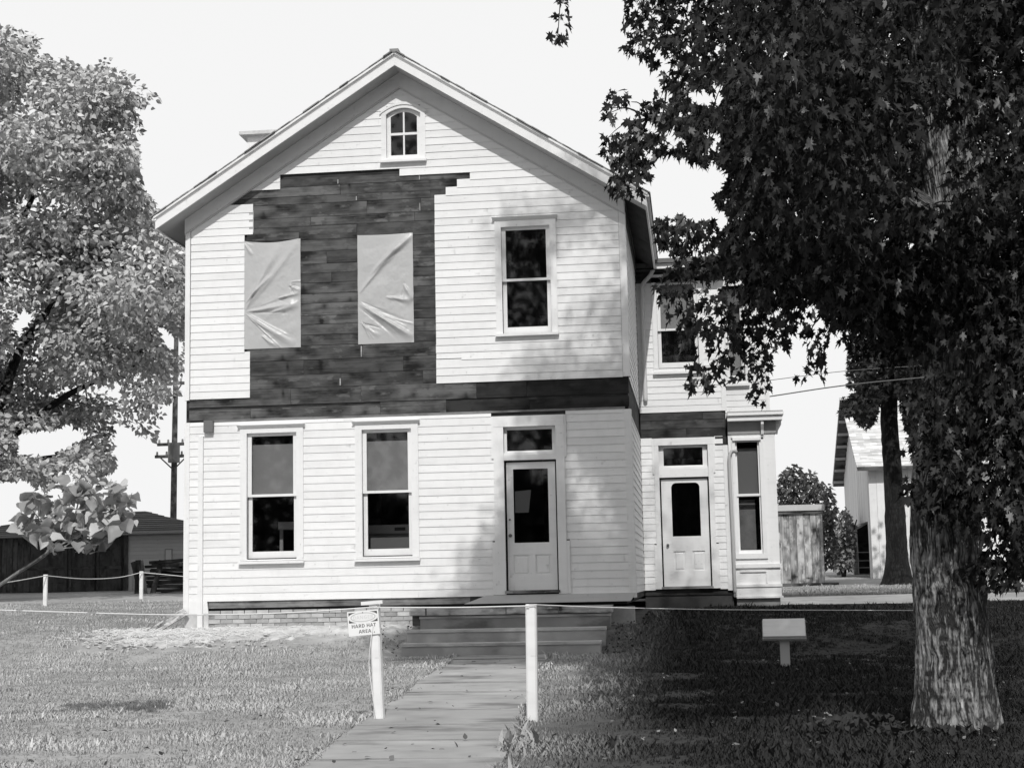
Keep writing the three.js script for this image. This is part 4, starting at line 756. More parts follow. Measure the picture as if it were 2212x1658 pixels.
// ---- the big maple at right
const maple = thing('maple_tree', 'big maple with a thick furrowed trunk at the right edge, boughs hanging before the house', 'tree');
{
  const r = rng(4242), zt = 13;
  const bx = at(2062, 1530, zt).x, g0 = gnd(bx, zt);
  const tk = [[bx, g0 - 0.3, zt], [bx + 0.01, g0 + 0.6, zt], [bx + 0.0, 1.4, zt], [at(2058, 900, zt).x, 2.2, zt], [at(2074, 620, zt).x, 3.4, zt], [at(2040, 330, zt).x, 4.65, zt], [at(2012, 60, zt).x, 5.8, zt], [11.05, 8.5, 13.1], [10.9, 12, 13.2], [11.1, 16, 13.3]];
  const len = 17; mesh('trunk', tube(tk, barkRadius(t => { const h = t * len; return h < 1.0 ? mix(0.41, 0.32, Math.pow(clamp(h, 0, 1), 0.5)) : h < 4.2 ? mix(0.32, 0.26, (h - 1.0) / 3.2) : mix(0.29, 0.05, (h - 4.2) / (len - 4.2)); }, 7), 260, 110), barkM, maple);
  const limbs = [
    [[11.5, 3.9, 13], at(1960, 430, 13.2).toArray(), at(1800, 330, 13.2).toArray(), at(1640, 280, 13.1).toArray(), at(1500, 265, 13.0).toArray(), at(1400, 255, 13).toArray()],
    [[11.5, 3.2, 13], [11.0, 3.5, 13.6], [10.4, 3.6, 14.1], [9.9, 3.3, 14.3]],
    [[11.4, 4.4, 13], [10.7, 6.0, 12.2], [9.8, 6.8, 11.6], [9.0, 6.9, 11.2]],
    [[11.3, 5.2, 13], [12.3, 6.2, 13.4], [13.6, 7.0, 13.8], [14.8, 7.4, 14]],
    [[11.2, 5.9, 13], [10.9, 7.2, 14.2], [10.6, 8.0, 15.6], [10.2, 8.3, 16.8]],
    [[11.1, 7.0, 13], [10.2, 9.0, 12.8], [9.0, 10.4, 12.6], [7.6, 10.9, 12.5], [6.6, 11.1, 12.4]],
    [[11.0, 8.5, 13.1], [12.2, 10.2, 12.2], [13.3, 11.5, 11.4]],
    [[10.95, 10, 13.1], [9.9, 12.0, 13.4], [9.0, 13.8, 13.6]],
    [[10.9, 11.5, 13.2], [11.9, 13.4, 14.3], [12.8, 15, 15]],
    [[10.95, 12.5, 13.2], [10.2, 14.6, 12.3], [9.6, 16.4, 11.8]],
  ];
  const R = [0.15, 0.10, 0.14, 0.16, 0.14, 0.15, 0.12, 0.11, 0.10, 0.08];
  limbs.forEach((l, i) => limb(maple, l, R[i], 0.03, barkM));
  limbs.push([[11.1, 6.9, 13], [10.2, 7.9, 12.9], [9.0, 8.2, 12.8], [7.9, 8.0, 12.7]], [[10.95, 8.6, 13.1], [9.2, 9.6, 12.2], [7.4, 9.4, 11.6], [5.6, 9.0, 11.4]]); [0.08, 0.12].forEach((w, i) => limb(maple, limbs[limbs.length - 2 + i], w, 0.02, barkM));
  const nodes = []; limbs.forEach(l => { const c = new THREE.CatmullRomCurve3(l.map(p => V3(...p))); for (let k = 2; k <= 16; k++) nodes.push(c.getPoint(k / 16)); });
  const tc = new THREE.CatmullRomCurve3(tk.map(p => V3(...p))); for (let k = 8; k <= 20; k++) nodes.push(tc.getPoint(k / 20));
  // outline of the boughs as the photograph shows them: solid masses, loose sprays, and gaps of sky
  const mass = [
    [[1350, -200], [1343, 60], [1350, 95], [1330, 118], [1395, 120], [1425, 150], [1440, 180], [1405, 195], [1360, 190], [1318, 185], [1308, 250], [1320, 262], [1365, 262], [1345, 285], [1300, 285], [1292, 330], [1330, 345], [1315, 380], [1310, 405], [1340, 425], [1385, 405], [1410, 345], [1470, 330], [1500, 355], [1545, 350], [1580, 380], [1545, 420], [1560, 450], [1620, 470], [1680, 540], [1800, 585], [2010, 600], [2300, 590], [2300, -200]],
    [[1545, 500], [1580, 470], [1680, 480], [2120, 500], [2130, 640], [2040, 700], [1985, 770], [1930, 800], [1850, 770], [1800, 715], [1770, 650], [1740, 640], [1720, 690], [1680, 650], [1640, 690], [1610, 640], [1585, 600], [1500, 590], [1440, 610], [1425, 585], [1470, 560], [1560, 545]],
    [[1418, 470], [1470, 462], [1500, 478], [1545, 470], [1560, 520], [1500, 545], [1450, 545], [1415, 520]],
    [[2010, 600], [2120, 600], [2110, 700], [2050, 780], [2000, 800]],
    [[2125, 560], [2300, 560], [2300, 1290], [2250, 1270], [2215, 1230], [2190, 1240], [2172, 1150], [2165, 1010], [2150, 900], [2130, 760]],
  ];
  const loose = [   // px, py, radius in px, leaves
    [1205, 75, 22, 9], [1455, 620, 45, 26], [1500, 650, 55, 34], [1470, 670, 40, 18], [1540, 690, 50, 34], [1500, 725, 34, 16], [1585, 660, 50, 40], [1570, 720, 52, 44], [1600, 700, 40, 30], [1515, 800, 34, 18], [1545, 812, 26, 14], [1560, 775, 30, 16], [1482, 822, 20, 6], [1640, 845, 26, 13], [1652, 780, 34, 26], [1665, 720, 40, 30], [1640, 740, 40, 26], [1600, 790, 22, 8], [1630, 812, 18, 6], [1680, 690, 40, 28], [1770, 740, 34, 26], [1752, 770, 20, 8], [1780, 690, 40, 30], [1776, 792, 24, 7], [1735, 805, 14, 4], [1720, 690, 30, 16], [1340, 330, 40, 26], [1365, 385, 30, 20],
    [1215, 35, 18, 7], [1222, 5, 18, 8], [1216, -20, 20, 8], [2130, 640, 50, 40], [2150, 760, 50, 40], [2010, 760, 40, 34], [2030, 840, 40, 30], [2000, 960, 40, 30], [2050, 920, 40, 30], [2110, 1050, 44, 36], [2060, 1010, 44, 36], [2030, 1090, 34, 22], [2170, 880, 50, 40], [2060, 690, 46, 26], [2075, 620, 40, 18], [2040, 1000, 42, 26], [2080, 1010, 40, 26], [2100, 960, 36, 18], [2060, 1060, 40, 26], [2090, 1100, 36, 22], [2115, 1130, 30, 14], [2030, 950, 36, 18], [2070, 1130, 34, 18], [2140, 1040, 40, 24], [2180, 980, 40, 22], [2010, 880, 36, 20], [2090, 760, 34, 12],
  ];
  const gaps = [[[1395, 355], [1470, 345], [1495, 380], [1540, 395], [1520, 470], [1440, 460], [1418, 420]], [[1690, 105], [1712, 100], [1705, 135], [1690, 140]], [[1422, 150], [1440, 118], [1452, 160]]];
  const bole = [[[1995, 270], [2050, 262], [2052, 330], [2040, 435], [1990, 440], [1985, 360]]];
  const holes = []; for (let k = 0; k < 420 && holes.length < 70; k++) { const x = rr(1330, 2100, r), y = rr(70, 600, r); if (holes.length < 44 ? x < 1570 && y > 190 && y < 430 : true) holes.push([x, y, rr(6, holes.length < 44 ? 17 : 10, r)]); }
  const blocked = (x, y, z) => holes.some(([a, b, w]) => (x - a) ** 2 + (y - b) ** 2 * 0.7 < w * w) || (z > 12.6 && bole.some(w => inPoly(x, y, w)));
  const leaves = [], twigs = [];
  const wallSun = p => { const t = p.z / SUN.z; return [p.x - SUN.x * t, p.y - SUN.y * t]; };
  const lit = [[1480, 230, 12.6, 0.6], [1500, 300, 12.8, 0.6], [1435, 335, 13, 0.5], [1560, 250, 12.5, 0.5], [1950, 110, 13.5, 0.55], [1880, 170, 13.5, 0.5], [1640, 600, 13.2, 0.6], [1710, 585, 13.2, 0.5], [2085, 90, 13.6, 0.5], [2025, 300, 13.3, 0.7], [2012, 400, 13.3, 0.7], [2080, 570, 13.3, 0.4], [2088, 680, 13.3, 0.4], [2075, 1150, 13.35, 0.5], [2050, 1210, 13.35, 1.25], [2075, 1300, 13.35, 1.25], [2060, 1400, 13.35, 1.25], [2085, 1480, 13.4, 1.2], [1560, 660, 13.2, 0.5], [1800, 450, 14, 0.4], [2060, 1000, 13.5, 0.5], [2090, 1240, 13.4, 0.6], [2080, 1380, 13.4, 0.5]].map(([x, y, z, w]) => [at(x, y, z), w]);
  const shaft = c => lit.some(([p, w]) => { const d = c.clone().sub(p), t = d.dot(SUN); return t > 0.3 && d.addScaledVector(SUN, -t).length() < w; });
  function nearest(p) { let b = null, d = 1e9; for (const n of nodes) { const q = n.distanceToSquared(p); if (q < d) { d = q; b = n; } } return b; }
  function twig(c, max = 1.5) { const n = nearest(c); if (n.distanceTo(c) > max) return; const hid = [0.25, 0.5, 0.75].some(t => { const q = toPx(n.clone().lerp(c, t)); return q && q[0] < 2220 && q[1] > 0 && !mass.some(w => inPoly(q[0], q[1], w)); }); if (hid) return; const m = n.clone().lerp(c, 0.5); m.y += 0.06 * n.distanceTo(c); twigs.push(tube([n, m, c], [0.009, 0.003], 6, 4, false)); }
  function addLeaf(p, cen, c0) {
    const tip = V3(rr(-0.9, 0.9, r) - 0.15, rr(-1.7, -0.1, r), rr(-0.9, 0.9, r)).addScaledVector(p.clone().sub(cen), 1.1), size = rr(0.075, 0.125, r);
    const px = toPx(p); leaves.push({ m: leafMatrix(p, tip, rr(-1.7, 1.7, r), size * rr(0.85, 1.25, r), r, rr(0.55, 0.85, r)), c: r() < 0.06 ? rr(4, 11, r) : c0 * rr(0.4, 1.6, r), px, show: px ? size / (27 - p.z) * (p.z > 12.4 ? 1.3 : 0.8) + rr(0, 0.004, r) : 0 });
  }
  // boughs inside the picture
  let n = 0;
  for (let k = 0; k < 20000 && n < 960; k++) {
    const px = rr(1280, 2300, r), py = rr(-190, 1270, r); if (!mass.some(q => inPoly(px, py, q)) || gaps.some(q => inPoly(px, py, q))) continue;
    const edge = px < 1560 || py > 480, z = edge ? rr(11.6, 14.6, r) : rr(9.5, 16.5, r), cen = at(px, py, z); if (shaft(cen)) continue;
    n++; if (n % 2) twig(cen);
    const N = px < 1560 && py < 480 ? 23 : edge ? 34 : 52, rad = edge ? 0.30 : 0.42, c0 = rr(0.75, 1.25, r);
    for (let i = 0; i < N; i++) {
      const p = cen.clone().add(V3((r() + r() + r() - 1.5) * rad * 1.25, (r() + r() + r() - 1.5) * rad * 0.85, (r() + r() + r() - 1.5) * rad * 1.25)), q = toPx(p);
      if (!q || (q[0] < 2240 && (!mass.some(w => inPoly(q[0], q[1], w)) || gaps.some(w => inPoly(q[0], q[1], w)) || blocked(q[0], q[1], p.z)))) continue;
      addLeaf(p, cen, c0);
    }
  }
  for (let k = 0; k < 15; k++) loose.push([rr(1985, 2100, r), rr(760, 1130, r), 38, 28]);
  for (let k = 0; k < 14; k++) loose.push([rr(2040, 2125, r), rr(450, 640, r), 38, 26]);
  for (let k = 0; k < 60; k++) loose.push([rr(2150, 2260, r), rr(600, 1240, r), 44, 40]);
  for (const [px, py, rad, N] of loose) {
    const z = px > 1990 ? rr(13.45, 13.8, r) : rr(12.5, 14.2, r), cen = at(px, py, z), s = rad / PF * (27 - z); if (py === 75) twigs.push(tube([cen.clone().add(V3(0.3, 1.4, 0)), cen.clone().add(V3(0.07, 0.6, 0)), cen], [0.01, 0.004], 8, 5, false)); else if (py > 100) twig(cen.clone().add(V3(0, s * 0.6, 0)));
    for (let i = 0; i < N; i++) { const a = r() * 6.283, d = Math.sqrt(r()) * s, p = cen.clone().add(V3(Math.cos(a) * d, Math.sin(a) * d * 0.95, rr(-0.25, 0.25, r))); addLeaf(p, cen, 1.15); }
  }
  const flecks = [[7.55, 6.55], [6.95, 6.55], [7.25, 4.65], [7.15, 2.65], [7.5, 2.3], [7.15, 2.1], [6.6, 5.15], [7.85, 4.85], [7.7, 1.6], [7.95, 6.1], [6.45, 3.5], [7.4, 5.6]], fleck = (x, y) => flecks.some(([a, b]) => ((x - a) / 0.44) ** 2 + ((y - b) / 0.62) ** 2 < 1) && r() < 0.96;
  const shade = [[4.3, 0.2], [5.3, 0.3], [5.25, 1.25], [5.8, 1.5], [6.0, 2.6], [6.12, 3.8], [6.25, 4.9], [6.8, 5.2], [6.9, 6.5], [7.4, 7.0], [16, 7.4], [16, -9], [7.6, -9], [7.4, -4.5], [3.4, -3.4], [3.5, -0.8]];
  // the crown above and beside the frame; it throws the dappled shade on the house front
  n = 0;
  for (let k = 0; k < 60000 && n < 1150; k++) {
    const a = V3(rr(-1, 1, r), rr(-1, 1, r), rr(-1, 1, r)); if (a.length() > 1) continue;
    const cen = V3(11.2 + a.x * 4.9, 12.6 + a.y * 7.6, 13.3 + a.z * 5.4); if (cen.y < 3.6 + 0.28 * Math.abs(cen.x - 11.2)) continue;
    const q = toPx(cen); if (q && q[0] > -100 && q[0] < 2290 && q[1] > -150 && q[1] < 1700 && cen.z < 25) continue;
    const [wx, wy] = wallSun(cen);
    let keep = wy > 7.3 ? wx > 8.3 : inPoly(wx, wy, shade) || (wy < -3 && wx > 7.6 + rr(0, 0.3, r));
    if (!keep) continue;
    const back = [cen.x - SUN.x / SUN.z * (cen.z + 5.5), cen.y - (cen.z + 5.5)]; if (back[1] > 0.3 && r() < (back[0] > 9.5 ? 0.93 : 0.7)) continue;
    if (fleck(wx, wy) || shaft(cen)) continue;
    n++; if (n % 3 === 0) twig(cen); const c0 = rr(0.8, 1.2, r);
    for (let i = 0; i < 44; i++) addLeaf(cen.clone().add(V3((r() + r() + r() - 1.5) * 0.55, (r() + r() + r() - 1.5) * 0.4, (r() + r() + r() - 1.5) * 0.55)), cen, c0);
  }
  for (const [N, xa, xb, ya, yb, pr] of [[480, 5.2, 8.3, 0, 6.8, 1], [34, 5.9, 8.2, 6.3, 7.3, 0], [300, 3.3, 8.6, -3.8, 0.2, 1]]) for (let k = 0, q = 0; k < 6000 && q < N; k++) {
    const wx = rr(xa, xb, r), wy = rr(ya, yb, r); if (pr && !inPoly(wx - 0.18, wy, shade)) continue; if (fleck(wx, wy)) continue;
    const z = rr(9.8, 16, r), cen = V3(wx + 0.15 * z, wy + z, z), f = toPx(cen); if (f && f[0] > -150 && f[0] < 2350 && f[1] > -160) continue; if (shaft(cen)) continue; q++;
    twig(cen); for (let i = 0; i < 46; i++) addLeaf(cen.clone().add(V3((r() + r() + r() - 1.5) * 0.45, (r() + r() + r() - 1.5) * 0.32, (r() + r() + r() - 1.5) * 0.45)), cen, 1);
  }
  
  stuff(mesh('twigs', mergeGeometries(twigs), barkDark, maple));
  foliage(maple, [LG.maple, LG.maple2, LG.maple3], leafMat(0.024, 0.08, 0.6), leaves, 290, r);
  console.log('maple leaves', leaves.length);
}
// generic crown from image outlines with depth
function crownTree(tree, seed, { polys, gaps = [], z0, z1, N, leafN, rad, size, geo, mat, nodes, flat = 0.8, droop = 0.3, supers = 0 }) {
  const r = rng(seed), leaves = [], twigs = []; let n = 0;
  const B = polys.flat(), xa = Math.min(...B.map(p => p[0])), xb = Math.max(...B.map(p => p[0])), ya = Math.min(...B.map(p => p[1])), yb = Math.max(...B.map(p => p[1]));
  const inside = (x, y) => polys.some(q => inPoly(x, y, q)) && !gaps.some(q => inPoly(x, y, q));
  const hubs = []; for (let k = 0; k < 5000 && hubs.length < supers; k++) { const px = rr(xa, xb, r), py = rr(ya, yb, r); if (inside(px, py)) hubs.push(at(px, py, rr(z0, z1, r))); }
  for (let k = 0; k < 60000 && n < N; k++) {
    let px = rr(xa, xb, r), py = rr(ya, yb, r), z = rr(z0, z1, r), cen;
    if (supers && r() < 0.86) { cen = hubs[Math.floor(r() * supers)].clone().add(V3((r() + r() + r() - 1.5) * 1.65, (r() + r() + r() - 1.5) * 0.95, (r() + r() + r() - 1.5) * 2.2)); const q = toPx(cen); px = q[0]; py = q[1]; } else cen = at(px, py, z);
    if (!inside(px, py)) continue;
    const R = rad * rr(0.7, 1.3, r); n++;
    if (nodes && n % 3 === 0) { let b = nodes[0], d = 1e9; for (const q of nodes) { const e = q.distanceToSquared(cen); if (e < d) { d = e; b = q; } } const ok = d < 6 && [0.3, 0.6, 0.9].every(t => { const q = toPx(b.clone().lerp(cen, t)); return q && inside(q[0], q[1]); }), m = b.clone().lerp(cen, 0.5); m.y += 0.05 * Math.sqrt(d); if (ok) twigs.push(tube([b, m, cen], [0.03, 0.008], 5, 4, false)); }
    const c0 = rr(0.75, 1.25, r);
    for (let i = 0; i < leafN; i++) {
      const p = cen.clone().add(V3((r() + r() + r() - 1.5) * R * 1.2, (r() + r() + r() - 1.5) * R * flat, (r() + r() + r() - 1.5) * R * 1.2)), q = toPx(p);
      if (!q || (q[0] > -10 && q[0] < 2222 && !inside(q[0], q[1]))) continue;
      leaves.push({ m: leafMatrix(p, V3(rr(-1, 1, r), rr(-1, 0.6, r) - droop, rr(-1, 1, r)).addScaledVector(p.clone().sub(cen), 1.2 / R), rr(-1.4, 1.4, r), rr(size * 0.7, size * 1.3, r), r), c: c0 * rr(0.7, 1.3, r), px: q, show: 0 });
    }
  }
  if (twigs.length) stuff(mesh('twigs', mergeGeometries(twigs), barkDark, tree));
  foliage(tree, geo, mat, leaves, 0, r); return leaves.length;
}
const curveNodes = (ls, k = 14) => ls.flatMap(l => { const c = new THREE.CatmullRomCurve3(l.map(p => V3(...p))); return Array.from({ length: k - 1 }, (_, i) => c.getPoint((i + 2) / k)); });
// ---- the tall sunlit tree at left
{
  const t = thing('shade_tree', 'tall sunlit leafy tree at the left behind the corner of the house', 'tree'), z = -20, x0 = at(-60, 1200, z).x;
  const P = (px, py) => at(px, py, z + rr(-1, 1)).toArray();
  const limbs = [[[x0, 5.5, z], P(-10, 900), P(40, 760), P(110, 660), P(190, 520)], [[x0, 7, z], P(0, 600), P(80, 400), P(130, 260)], [[x0, 5, z], P(40, 930), P(150, 850), P(260, 800), P(340, 770)], [[x0, 6, z], P(-140, 800), P(-240, 620)], [[x0, 4.6, z], P(40, 1000), P(120, 985), P(200, 990)]];
  mesh('trunk', tube([[x0 - 0.05, gnd(x0, z) - 0.3, z], [x0, 3, z], [x0 - 0.05, 7, z], [x0 - 0.3, 12, z], [x0, 17, z]], barkRadius(q => mix(0.5, 0.06, q), 5), 40, 24), barkDark, t);
  limbs.forEach((l, i) => limb(t, l, [0.22, 0.2, 0.16, 0.2, 0.1][i], 0.04, barkDark));
  const n = crownTree(t, 909, {
    polys: [[[-320, 30], [40, 60], [75, 70], [90, 100], [60, 130], [105, 115], [120, 135], [150, 125], [175, 150], [215, 140], [226, 115], [236, 120], [240, 150], [275, 155], [300, 175], [345, 205], [340, 235], [310, 235], [280, 225], [300, 260], [310, 290], [285, 295], [300, 330], [300, 365], [305, 410], [330, 430], [350, 480], [395, 540], [420, 600], [425, 720], [395, 770], [385, 860], [345, 880], [365, 930], [330, 960], [290, 930], [245, 905], [240, 960], [250, 1010], [205, 1040], [165, 1045], [150, 1000], [120, 1040], [90, 1065], [60, 1030], [-320, 1040]]],
    gaps: [[[115, 925], [150, 910], [190, 940], [110, 990], [30, 985], [30, 930]], [[20, 700], [50, 660], [75, 690], [40, 730]], [[340, 690], [395, 735], [385, 770], [345, 740]]],
    z0: -26, z1: -15, supers: 64, N: 1750, leafN: 90, rad: 0.62, size: 0.19, geo: LG.small, mat: leafMat(0.42, 0.0, 0.45), nodes: curveNodes(limbs), flat: 0.7, droop: 0.25,
  });
  console.log('left leaves', n);
}
// ---- slim dark tree in front of the barn
{
  const z = -14.5, t = thing('slim_tree', 'slim dark trunked tree standing in front of the white barn', 'tree'), b = at(1940, 1262, z), g = gnd(b.x, z);
  const P = (px, py) => at(px, py, z).toArray();
  mesh('trunk', tube([[b.x, g - 0.2, z], P(1940, 1220), P(1932, 1050), P(1922, 900), P(1925, 780), P(1935, 600)], barkRadius(q => q < 0.1 ? mix(0.46, 0.30, q / 0.1) : mix(0.30, 0.16, q), 3), 50, 24), M(0.03, { map: T.bark, roughness: 1 }), t);
  const limbs = [[P(1924, 880), P(1890, 830), P(1850, 850), P(1825, 870)], [P(1925, 800), P(1990, 740), P(2060, 700)], [P(1928, 780), P(1890, 700), P(1870, 640)]];
  limbs.forEach(l => limb(t, l, 0.09, 0.02, barkDark));
  crownTree(t, 333, { polys: [[[1835, 780], [1850, 640], [1960, 560], [2150, 560], [2250, 640], [2250, 780], [2050, 850], [1990, 960], [1960, 930], [1940, 850], [1900, 870], [1885, 920], [1865, 925], [1840, 895], [1815, 895], [1820, 860], [1850, 850], [1830, 830]], [[1955, 900], [1990, 880], [2010, 1000], [1975, 1010]]], z0: -17, z1: -12.5, N: 420, leafN: 50, rad: 0.5, size: 0.16, geo: LG.maple, mat: leafMat(0.035, 0.1, 0.55), nodes: curveNodes(limbs) });
}
// ---- bushes behind the board shed
for (const [name, label, z, poly, N, sd, g] of [
  ['bush', 'rounded dark leafy bush rising behind the board shed', -22, [[1672, 1098], [1680, 1050], [1690, 1020], [1720, 1000], [1735, 1025], [1760, 1020], [1775, 1040], [1795, 1050], [1808, 1100], [1800, 1140], [1812, 1200], [1790, 1225], [1672, 1225]], 150, 11, 0.10],
  ['bush', 'pale low bush between the board shed and the barn', -27, [[1800, 1150], [1812, 1110], [1832, 1095], [1845, 1130], [1845, 1230], [1800, 1230]], 50, 12, 0.2]]) {
  const t = thing(name, label, 'bush'), c = poly.reduce((s, p) => s + p[0], 0) / poly.length, b = at(c, 1225, z);
  for (const k of [-0.3, 0, 0.35]) limb(t, [[b.x, gnd(b.x, z) - 0.1, z], [b.x + k * 0.6, b.y + 0.7, z], [b.x + k * 1.4, b.y + 1.6, z + k]], 0.06, 0.02, barkDark, 'stem');
  crownTree(t, sd, { polys: [poly], z0: z - 0.8, z1: z + 0.8, N, leafN: 40, rad: 0.4, size: 0.14, geo: LG.small, mat: leafMat(g, 0.2, 0.6) });
}
// ---- broad-leaved sapling reaching in at lower left
{
  const r = rng(616), z = 12, t = thing('sapling', 'young sapling with very large pale leaves leaning in at lower left', 'sapling');
  const P = (px, py, zz = z) => at(px, py, zz).toArray(), b = at(-190, 1530, z);
  mesh('trunk', tube([[b.x, gnd(b.x, z) - 0.1, z], P(-120, 1360), P(18, 1250), P(112, 1185), P(160, 1120)], [0.030, 0.014], 30, 10), M(0.5, { map: T.bark }), t);
  const br = [[P(112, 1185), P(180, 1150), P(250, 1100), P(280, 1070)], [P(112, 1185), P(90, 1130), P(60, 1090)], [P(160, 1120), P(170, 1080), P(180, 1050)], [P(112, 1185), P(170, 1180), P(210, 1170)]];
  br.forEach(l => limb(t, l, 0.009, 0.004, M(0.4), 'limb', 10, 6));
  const poly = [[30, 1110], [60, 1078], [95, 1070], [120, 1078], [140, 1055], [200, 1042], [235, 1050], [262, 1048], [286, 1075], [285, 1110], [292, 1130], [262, 1160], [235, 1165], [210, 1205], [180, 1215], [165, 1180], [130, 1190], [100, 1205], [85, 1170], [45, 1165]];
  const m = leafMat(0.52, 0.2, 0.4), m2 = leafMat(0.28, 0.2, 0.4); let n = 0;
  for (let k = 0; k < 3000 && n < 270; k++) {
    const px = rr(25, 290, r), py = rr(1040, 1205, r); if (!inPoly(px, py, poly)) continue; n++;
    const p = at(px, py, z + rr(-0.35, 0.35, r)), o = new THREE.Mesh(r() < 0.5 ? LG.broad : LG.broad2, r() < 0.45 ? m : m2), tip = V3(rr(-1, 1, r), rr(-1, 0.5, r), rr(-0.6, 0.9, r)), s = rr(0.08, 0.175, r);
    leafMatrix(p, tip, rr(-0.9, 0.9, r), s, r).decompose(o.position, o.quaternion, o.scale); o.position.y += s * 0.3; o.name = 'leaf'; o.castShadow = o.receiveShadow = true; t.add(o);
  }
}
// ---- unseen trees behind the camera to darken panes; side tree added to cut light
{
  const r = rng(8080), gs = [], tr = [];
  for (const [x, z, h] of [[-4.5, 57, 30], [4.5, 55, 29], [-16, 60, 17], [15, 60, 17], [23, 4, 14], [-9, 53, 7], [-2, 52, 8], [3, 53, 7], [9, 52, 8], [14, 53, 7]]) {
    tr.push(tube([[x, -1.2, z], [x + 0.2, 4, z], [x, h * 0.7, z]], [0.4, 0.15], 8, 8));
    for (let k = 0; k < 5200; k++) { const a = V3(rr(-1, 1, r), rr(-1, 1, r), rr(-1, 1, r)); if (a.length() > 1 || a.length() < 0.4) continue; gs.push(leafMatrix(V3(x + a.x * Math.max(4, h * 0.27), h * 0.5 + a.y * h * 0.47 - 0.6, z + a.z * Math.min(5, h * 0.3)), V3(rr(-1, 1, r), rr(-1, 0.3, r), rr(-1, 1, r)), rr(-1, 1, r), rr(0.5, 0.85, r), r)); }
  }
  const t = thing('unseen_trees', 'unseen leafy trees mirrored in the panes, with one added at the side to cut light', 'trees'); t.userData.kind = 'stuff';
  mesh('trunk', mergeGeometries(tr), barkDark, t);
  const im = new THREE.InstancedMesh(LG.small, leafMat(0.07, 0.2, 0.6), gs.length); gs.forEach((m, i) => im.setMatrixAt(i, m)); im.name = 'crown'; im.castShadow = im.receiveShadow = true; im.userData.kind = 'stuff'; t.add(im);
}
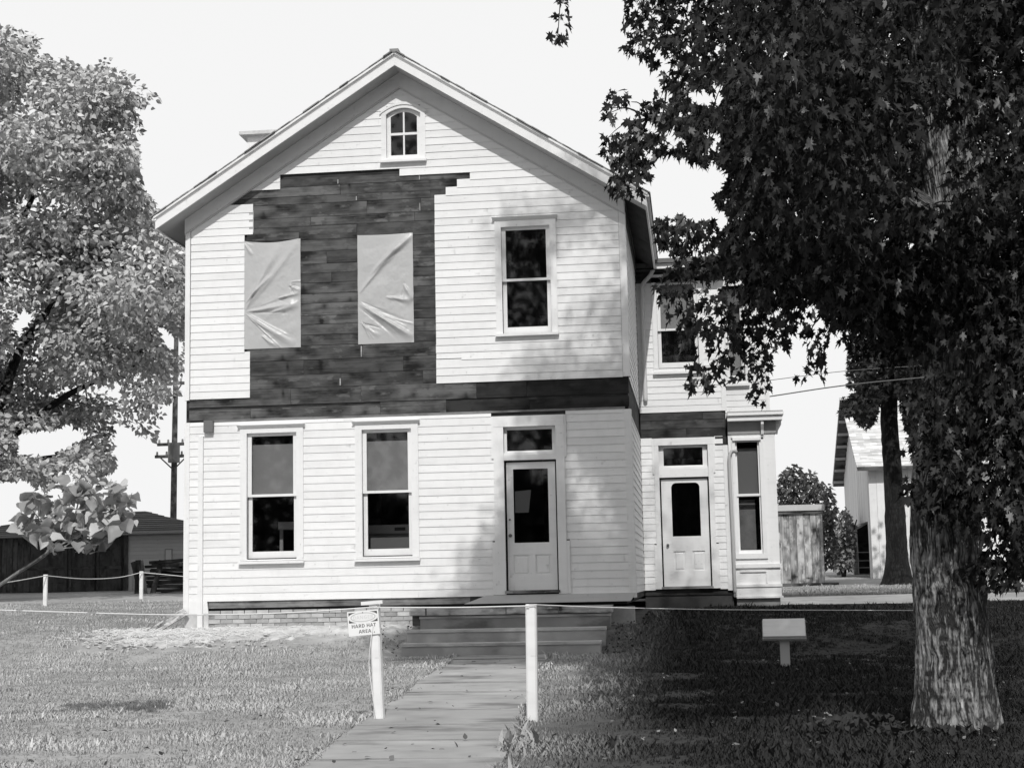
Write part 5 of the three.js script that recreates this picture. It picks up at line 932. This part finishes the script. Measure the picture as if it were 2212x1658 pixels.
// ------------------------------------------------------------------ grass
{
  const r = rng(31415), P = [], I = [], Uu = [];
  for (let k = 0; k < 7; k++) { const a = r() * 6.283, l = rr(0.5, 1, r), lean = rr(0.15, 0.75, r), w = rr(0.05, 0.09, r), bx = rr(-0.45, 0.45, r), bz = rr(-0.45, 0.45, r), dx = Math.cos(a), dz = Math.sin(a), n = P.length / 3; P.push(bx - dz * w, -0.1, bz + dx * w, bx + dz * w, -0.1, bz - dx * w, bx + dx * lean * 0.4 + dz * w * 0.7, l * 0.6, bz + dz * lean * 0.4 - dx * w * 0.7, bx + dx * lean * 0.4 - dz * w * 0.7, l * 0.6, bz + dz * lean * 0.4 + dx * w * 0.7, bx + dx * lean, l, bz + dz * lean); Uu.push(0, 0, 1, 0, 1, 0.6, 0, 0.6, 0.5, 1); I.push(n, n + 1, n + 2, n, n + 2, n + 3, n + 3, n + 2, n + 4); }
  const g = new THREE.BufferGeometry(); g.setAttribute('position', new THREE.Float32BufferAttribute(P, 3)); g.setAttribute('uv', new THREE.Float32BufferAttribute(Uu, 2)); g.setIndex(I); g.computeVertexNormals();
  const list = [], wa = at(975, 1424, 2.5).x, wb = at(914, 1462, 6.6).x, ws = (wb - wa) / 4.1;
  const dirtF = (x, z) => z > -0.1 && z < 1.6 - Math.max(0, x - 2) * 0.4 && x > -1.5 && x < 4.3;
  for (let k = 0; k < 1500000 && list.length < 230000; k++) {
    const z = 27 - 7.5 * Math.pow(r() * 30 + 1, 0.5) * 1.02, x = 9.1 + (r() * 2 - 1) * (27 - z) * 0.42 - (27 - z) * 0.115;
    if (z > 19.5 || z < -16) continue;
    if (x > -0.1 && ((x < 8.2 && z < 0.06) || (x < 11.1 && z < -5.35))) continue;
    if (x > 4.15 && x < 7.75 && z < 1.45 && z > -0.1) continue;
    if (z > 1.4 && x > wa + ws * (z - 2.5) + 0.03 && x < wa + ws * (z - 2.5) + 1.53) continue;
    if (x > 10 && z < -6.0 && z > -10.5) continue;
    if (dirtF(x, z) && r() < 0.93) continue;
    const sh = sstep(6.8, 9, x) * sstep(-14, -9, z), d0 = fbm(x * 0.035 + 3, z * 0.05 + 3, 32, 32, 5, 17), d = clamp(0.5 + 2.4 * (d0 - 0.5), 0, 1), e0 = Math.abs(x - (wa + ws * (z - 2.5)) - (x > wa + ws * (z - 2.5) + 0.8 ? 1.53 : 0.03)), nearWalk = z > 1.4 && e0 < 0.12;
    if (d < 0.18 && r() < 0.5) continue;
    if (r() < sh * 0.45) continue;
    const s = rr(0.02, 0.05, r) * (0.45 + 1.0 * d) * (1 + 0.6 * sh) * (nearWalk ? 1.7 : 1) * (r() < 0.03 ? 2 : 1), c = (0.62 + 0.62 * d) * rr(0.88, 1.12, r) * mix(1, 0.032, sh);  // sh also darkens the blades: tree shade painted into their colour
    list.push([x, gnd(x, z), z, s, c]);
  }
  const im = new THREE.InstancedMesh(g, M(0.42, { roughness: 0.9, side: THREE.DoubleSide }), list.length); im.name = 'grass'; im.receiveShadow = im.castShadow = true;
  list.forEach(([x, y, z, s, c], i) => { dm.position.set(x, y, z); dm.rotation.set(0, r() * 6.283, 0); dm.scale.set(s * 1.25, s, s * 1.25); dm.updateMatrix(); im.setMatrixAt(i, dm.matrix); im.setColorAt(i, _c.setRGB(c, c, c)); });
  scene.add(im); stuff(im); tag(im, 'mown grass of the lawn around the house, thin under the tree with shade painted into its colour', 'grass');
  // fallen leaves and clover-like weeds scattered in the lawn
  { const fl = []; for (let k = 0; k < 700; k++) { const z = rr(3, 19, r), x = 9.1 + (r() * 2 - 1) * (27 - z) * 0.36 - (27 - z) * 0.11, s = rr(0.03, 0.07, r); if (x > 4 && x < 8 && z < 1.6) continue; fl.push(leafMatrix(V3(x, gnd(x, z) + rr(0.015, 0.04, r), z), V3(rr(-1, 1, r), rr(-0.2, 0.5, r), rr(-1, 1, r)), rr(-0.6, 0.6, r), s, r)); }
    const fm = new THREE.InstancedMesh(LG.small, leafMat(0.22, 0, 0.7), fl.length); fl.forEach((m, i) => { fm.setMatrixAt(i, m); const c = rr(0.3, 1.2, r); fm.setColorAt(i, _c.setRGB(c, c, c)); }); fm.name = 'fallen_leaves'; fm.castShadow = fm.receiveShadow = true; scene.add(fm); stuff(fm); tag(fm, 'fallen leaves and small weeds scattered over the lawn', 'leaves'); }
  // low weeds along the steps and the right foundation
  const wl = []; for (let k = 0; k < 500; k++) { const a = r() * 6.28, d = 0.42 + r() * r() * 0.7, x = 10.93 + Math.cos(a) * d, z = 13 + Math.sin(a) * d; wl.push(leafMatrix(V3(x, gnd(x, z) + rr(0, 0.06, r), z), V3(rr(-1, 1, r), rr(0.3, 1.4, r), rr(-1, 1, r)), rr(-1, 1, r), rr(0.04, 0.11, r), r)); } for (let k = 0; k < 420; k++) { const zone = r(); const x = zone < 0.12 ? rr(3.7, 4.22, r) : zone < 0.5 ? rr(7.6, 8.4, r) : rr(8.2, 11.5, r), z = zone < 0.12 ? rr(0.3, 1.6, r) : zone < 0.5 ? rr(0.1, 1.8, r) : rr(-5.3, 1.5, r); if (x < 8.2 && z < 0.08) continue; const s = rr(0.03, 0.07, r), p = V3(x, gnd(x, z) + rr(0, 0.07, r), z); wl.push(leafMatrix(p, V3(rr(-1, 1, r), rr(0.1, 1, r), rr(-1, 1, r)), rr(-1, 1, r), s, r)); }
  const wm = new THREE.InstancedMesh(LG.small, leafMat(0.04, 0.2), wl.length); wl.forEach((m, i) => wm.setMatrixAt(i, m)); wm.name = 'weeds'; wm.castShadow = wm.receiveShadow = true; scene.add(wm); stuff(wm); tag(wm, 'low dark weeds beside the steps and along the foundations', 'weeds');
}
renderer.render(scene, camera);
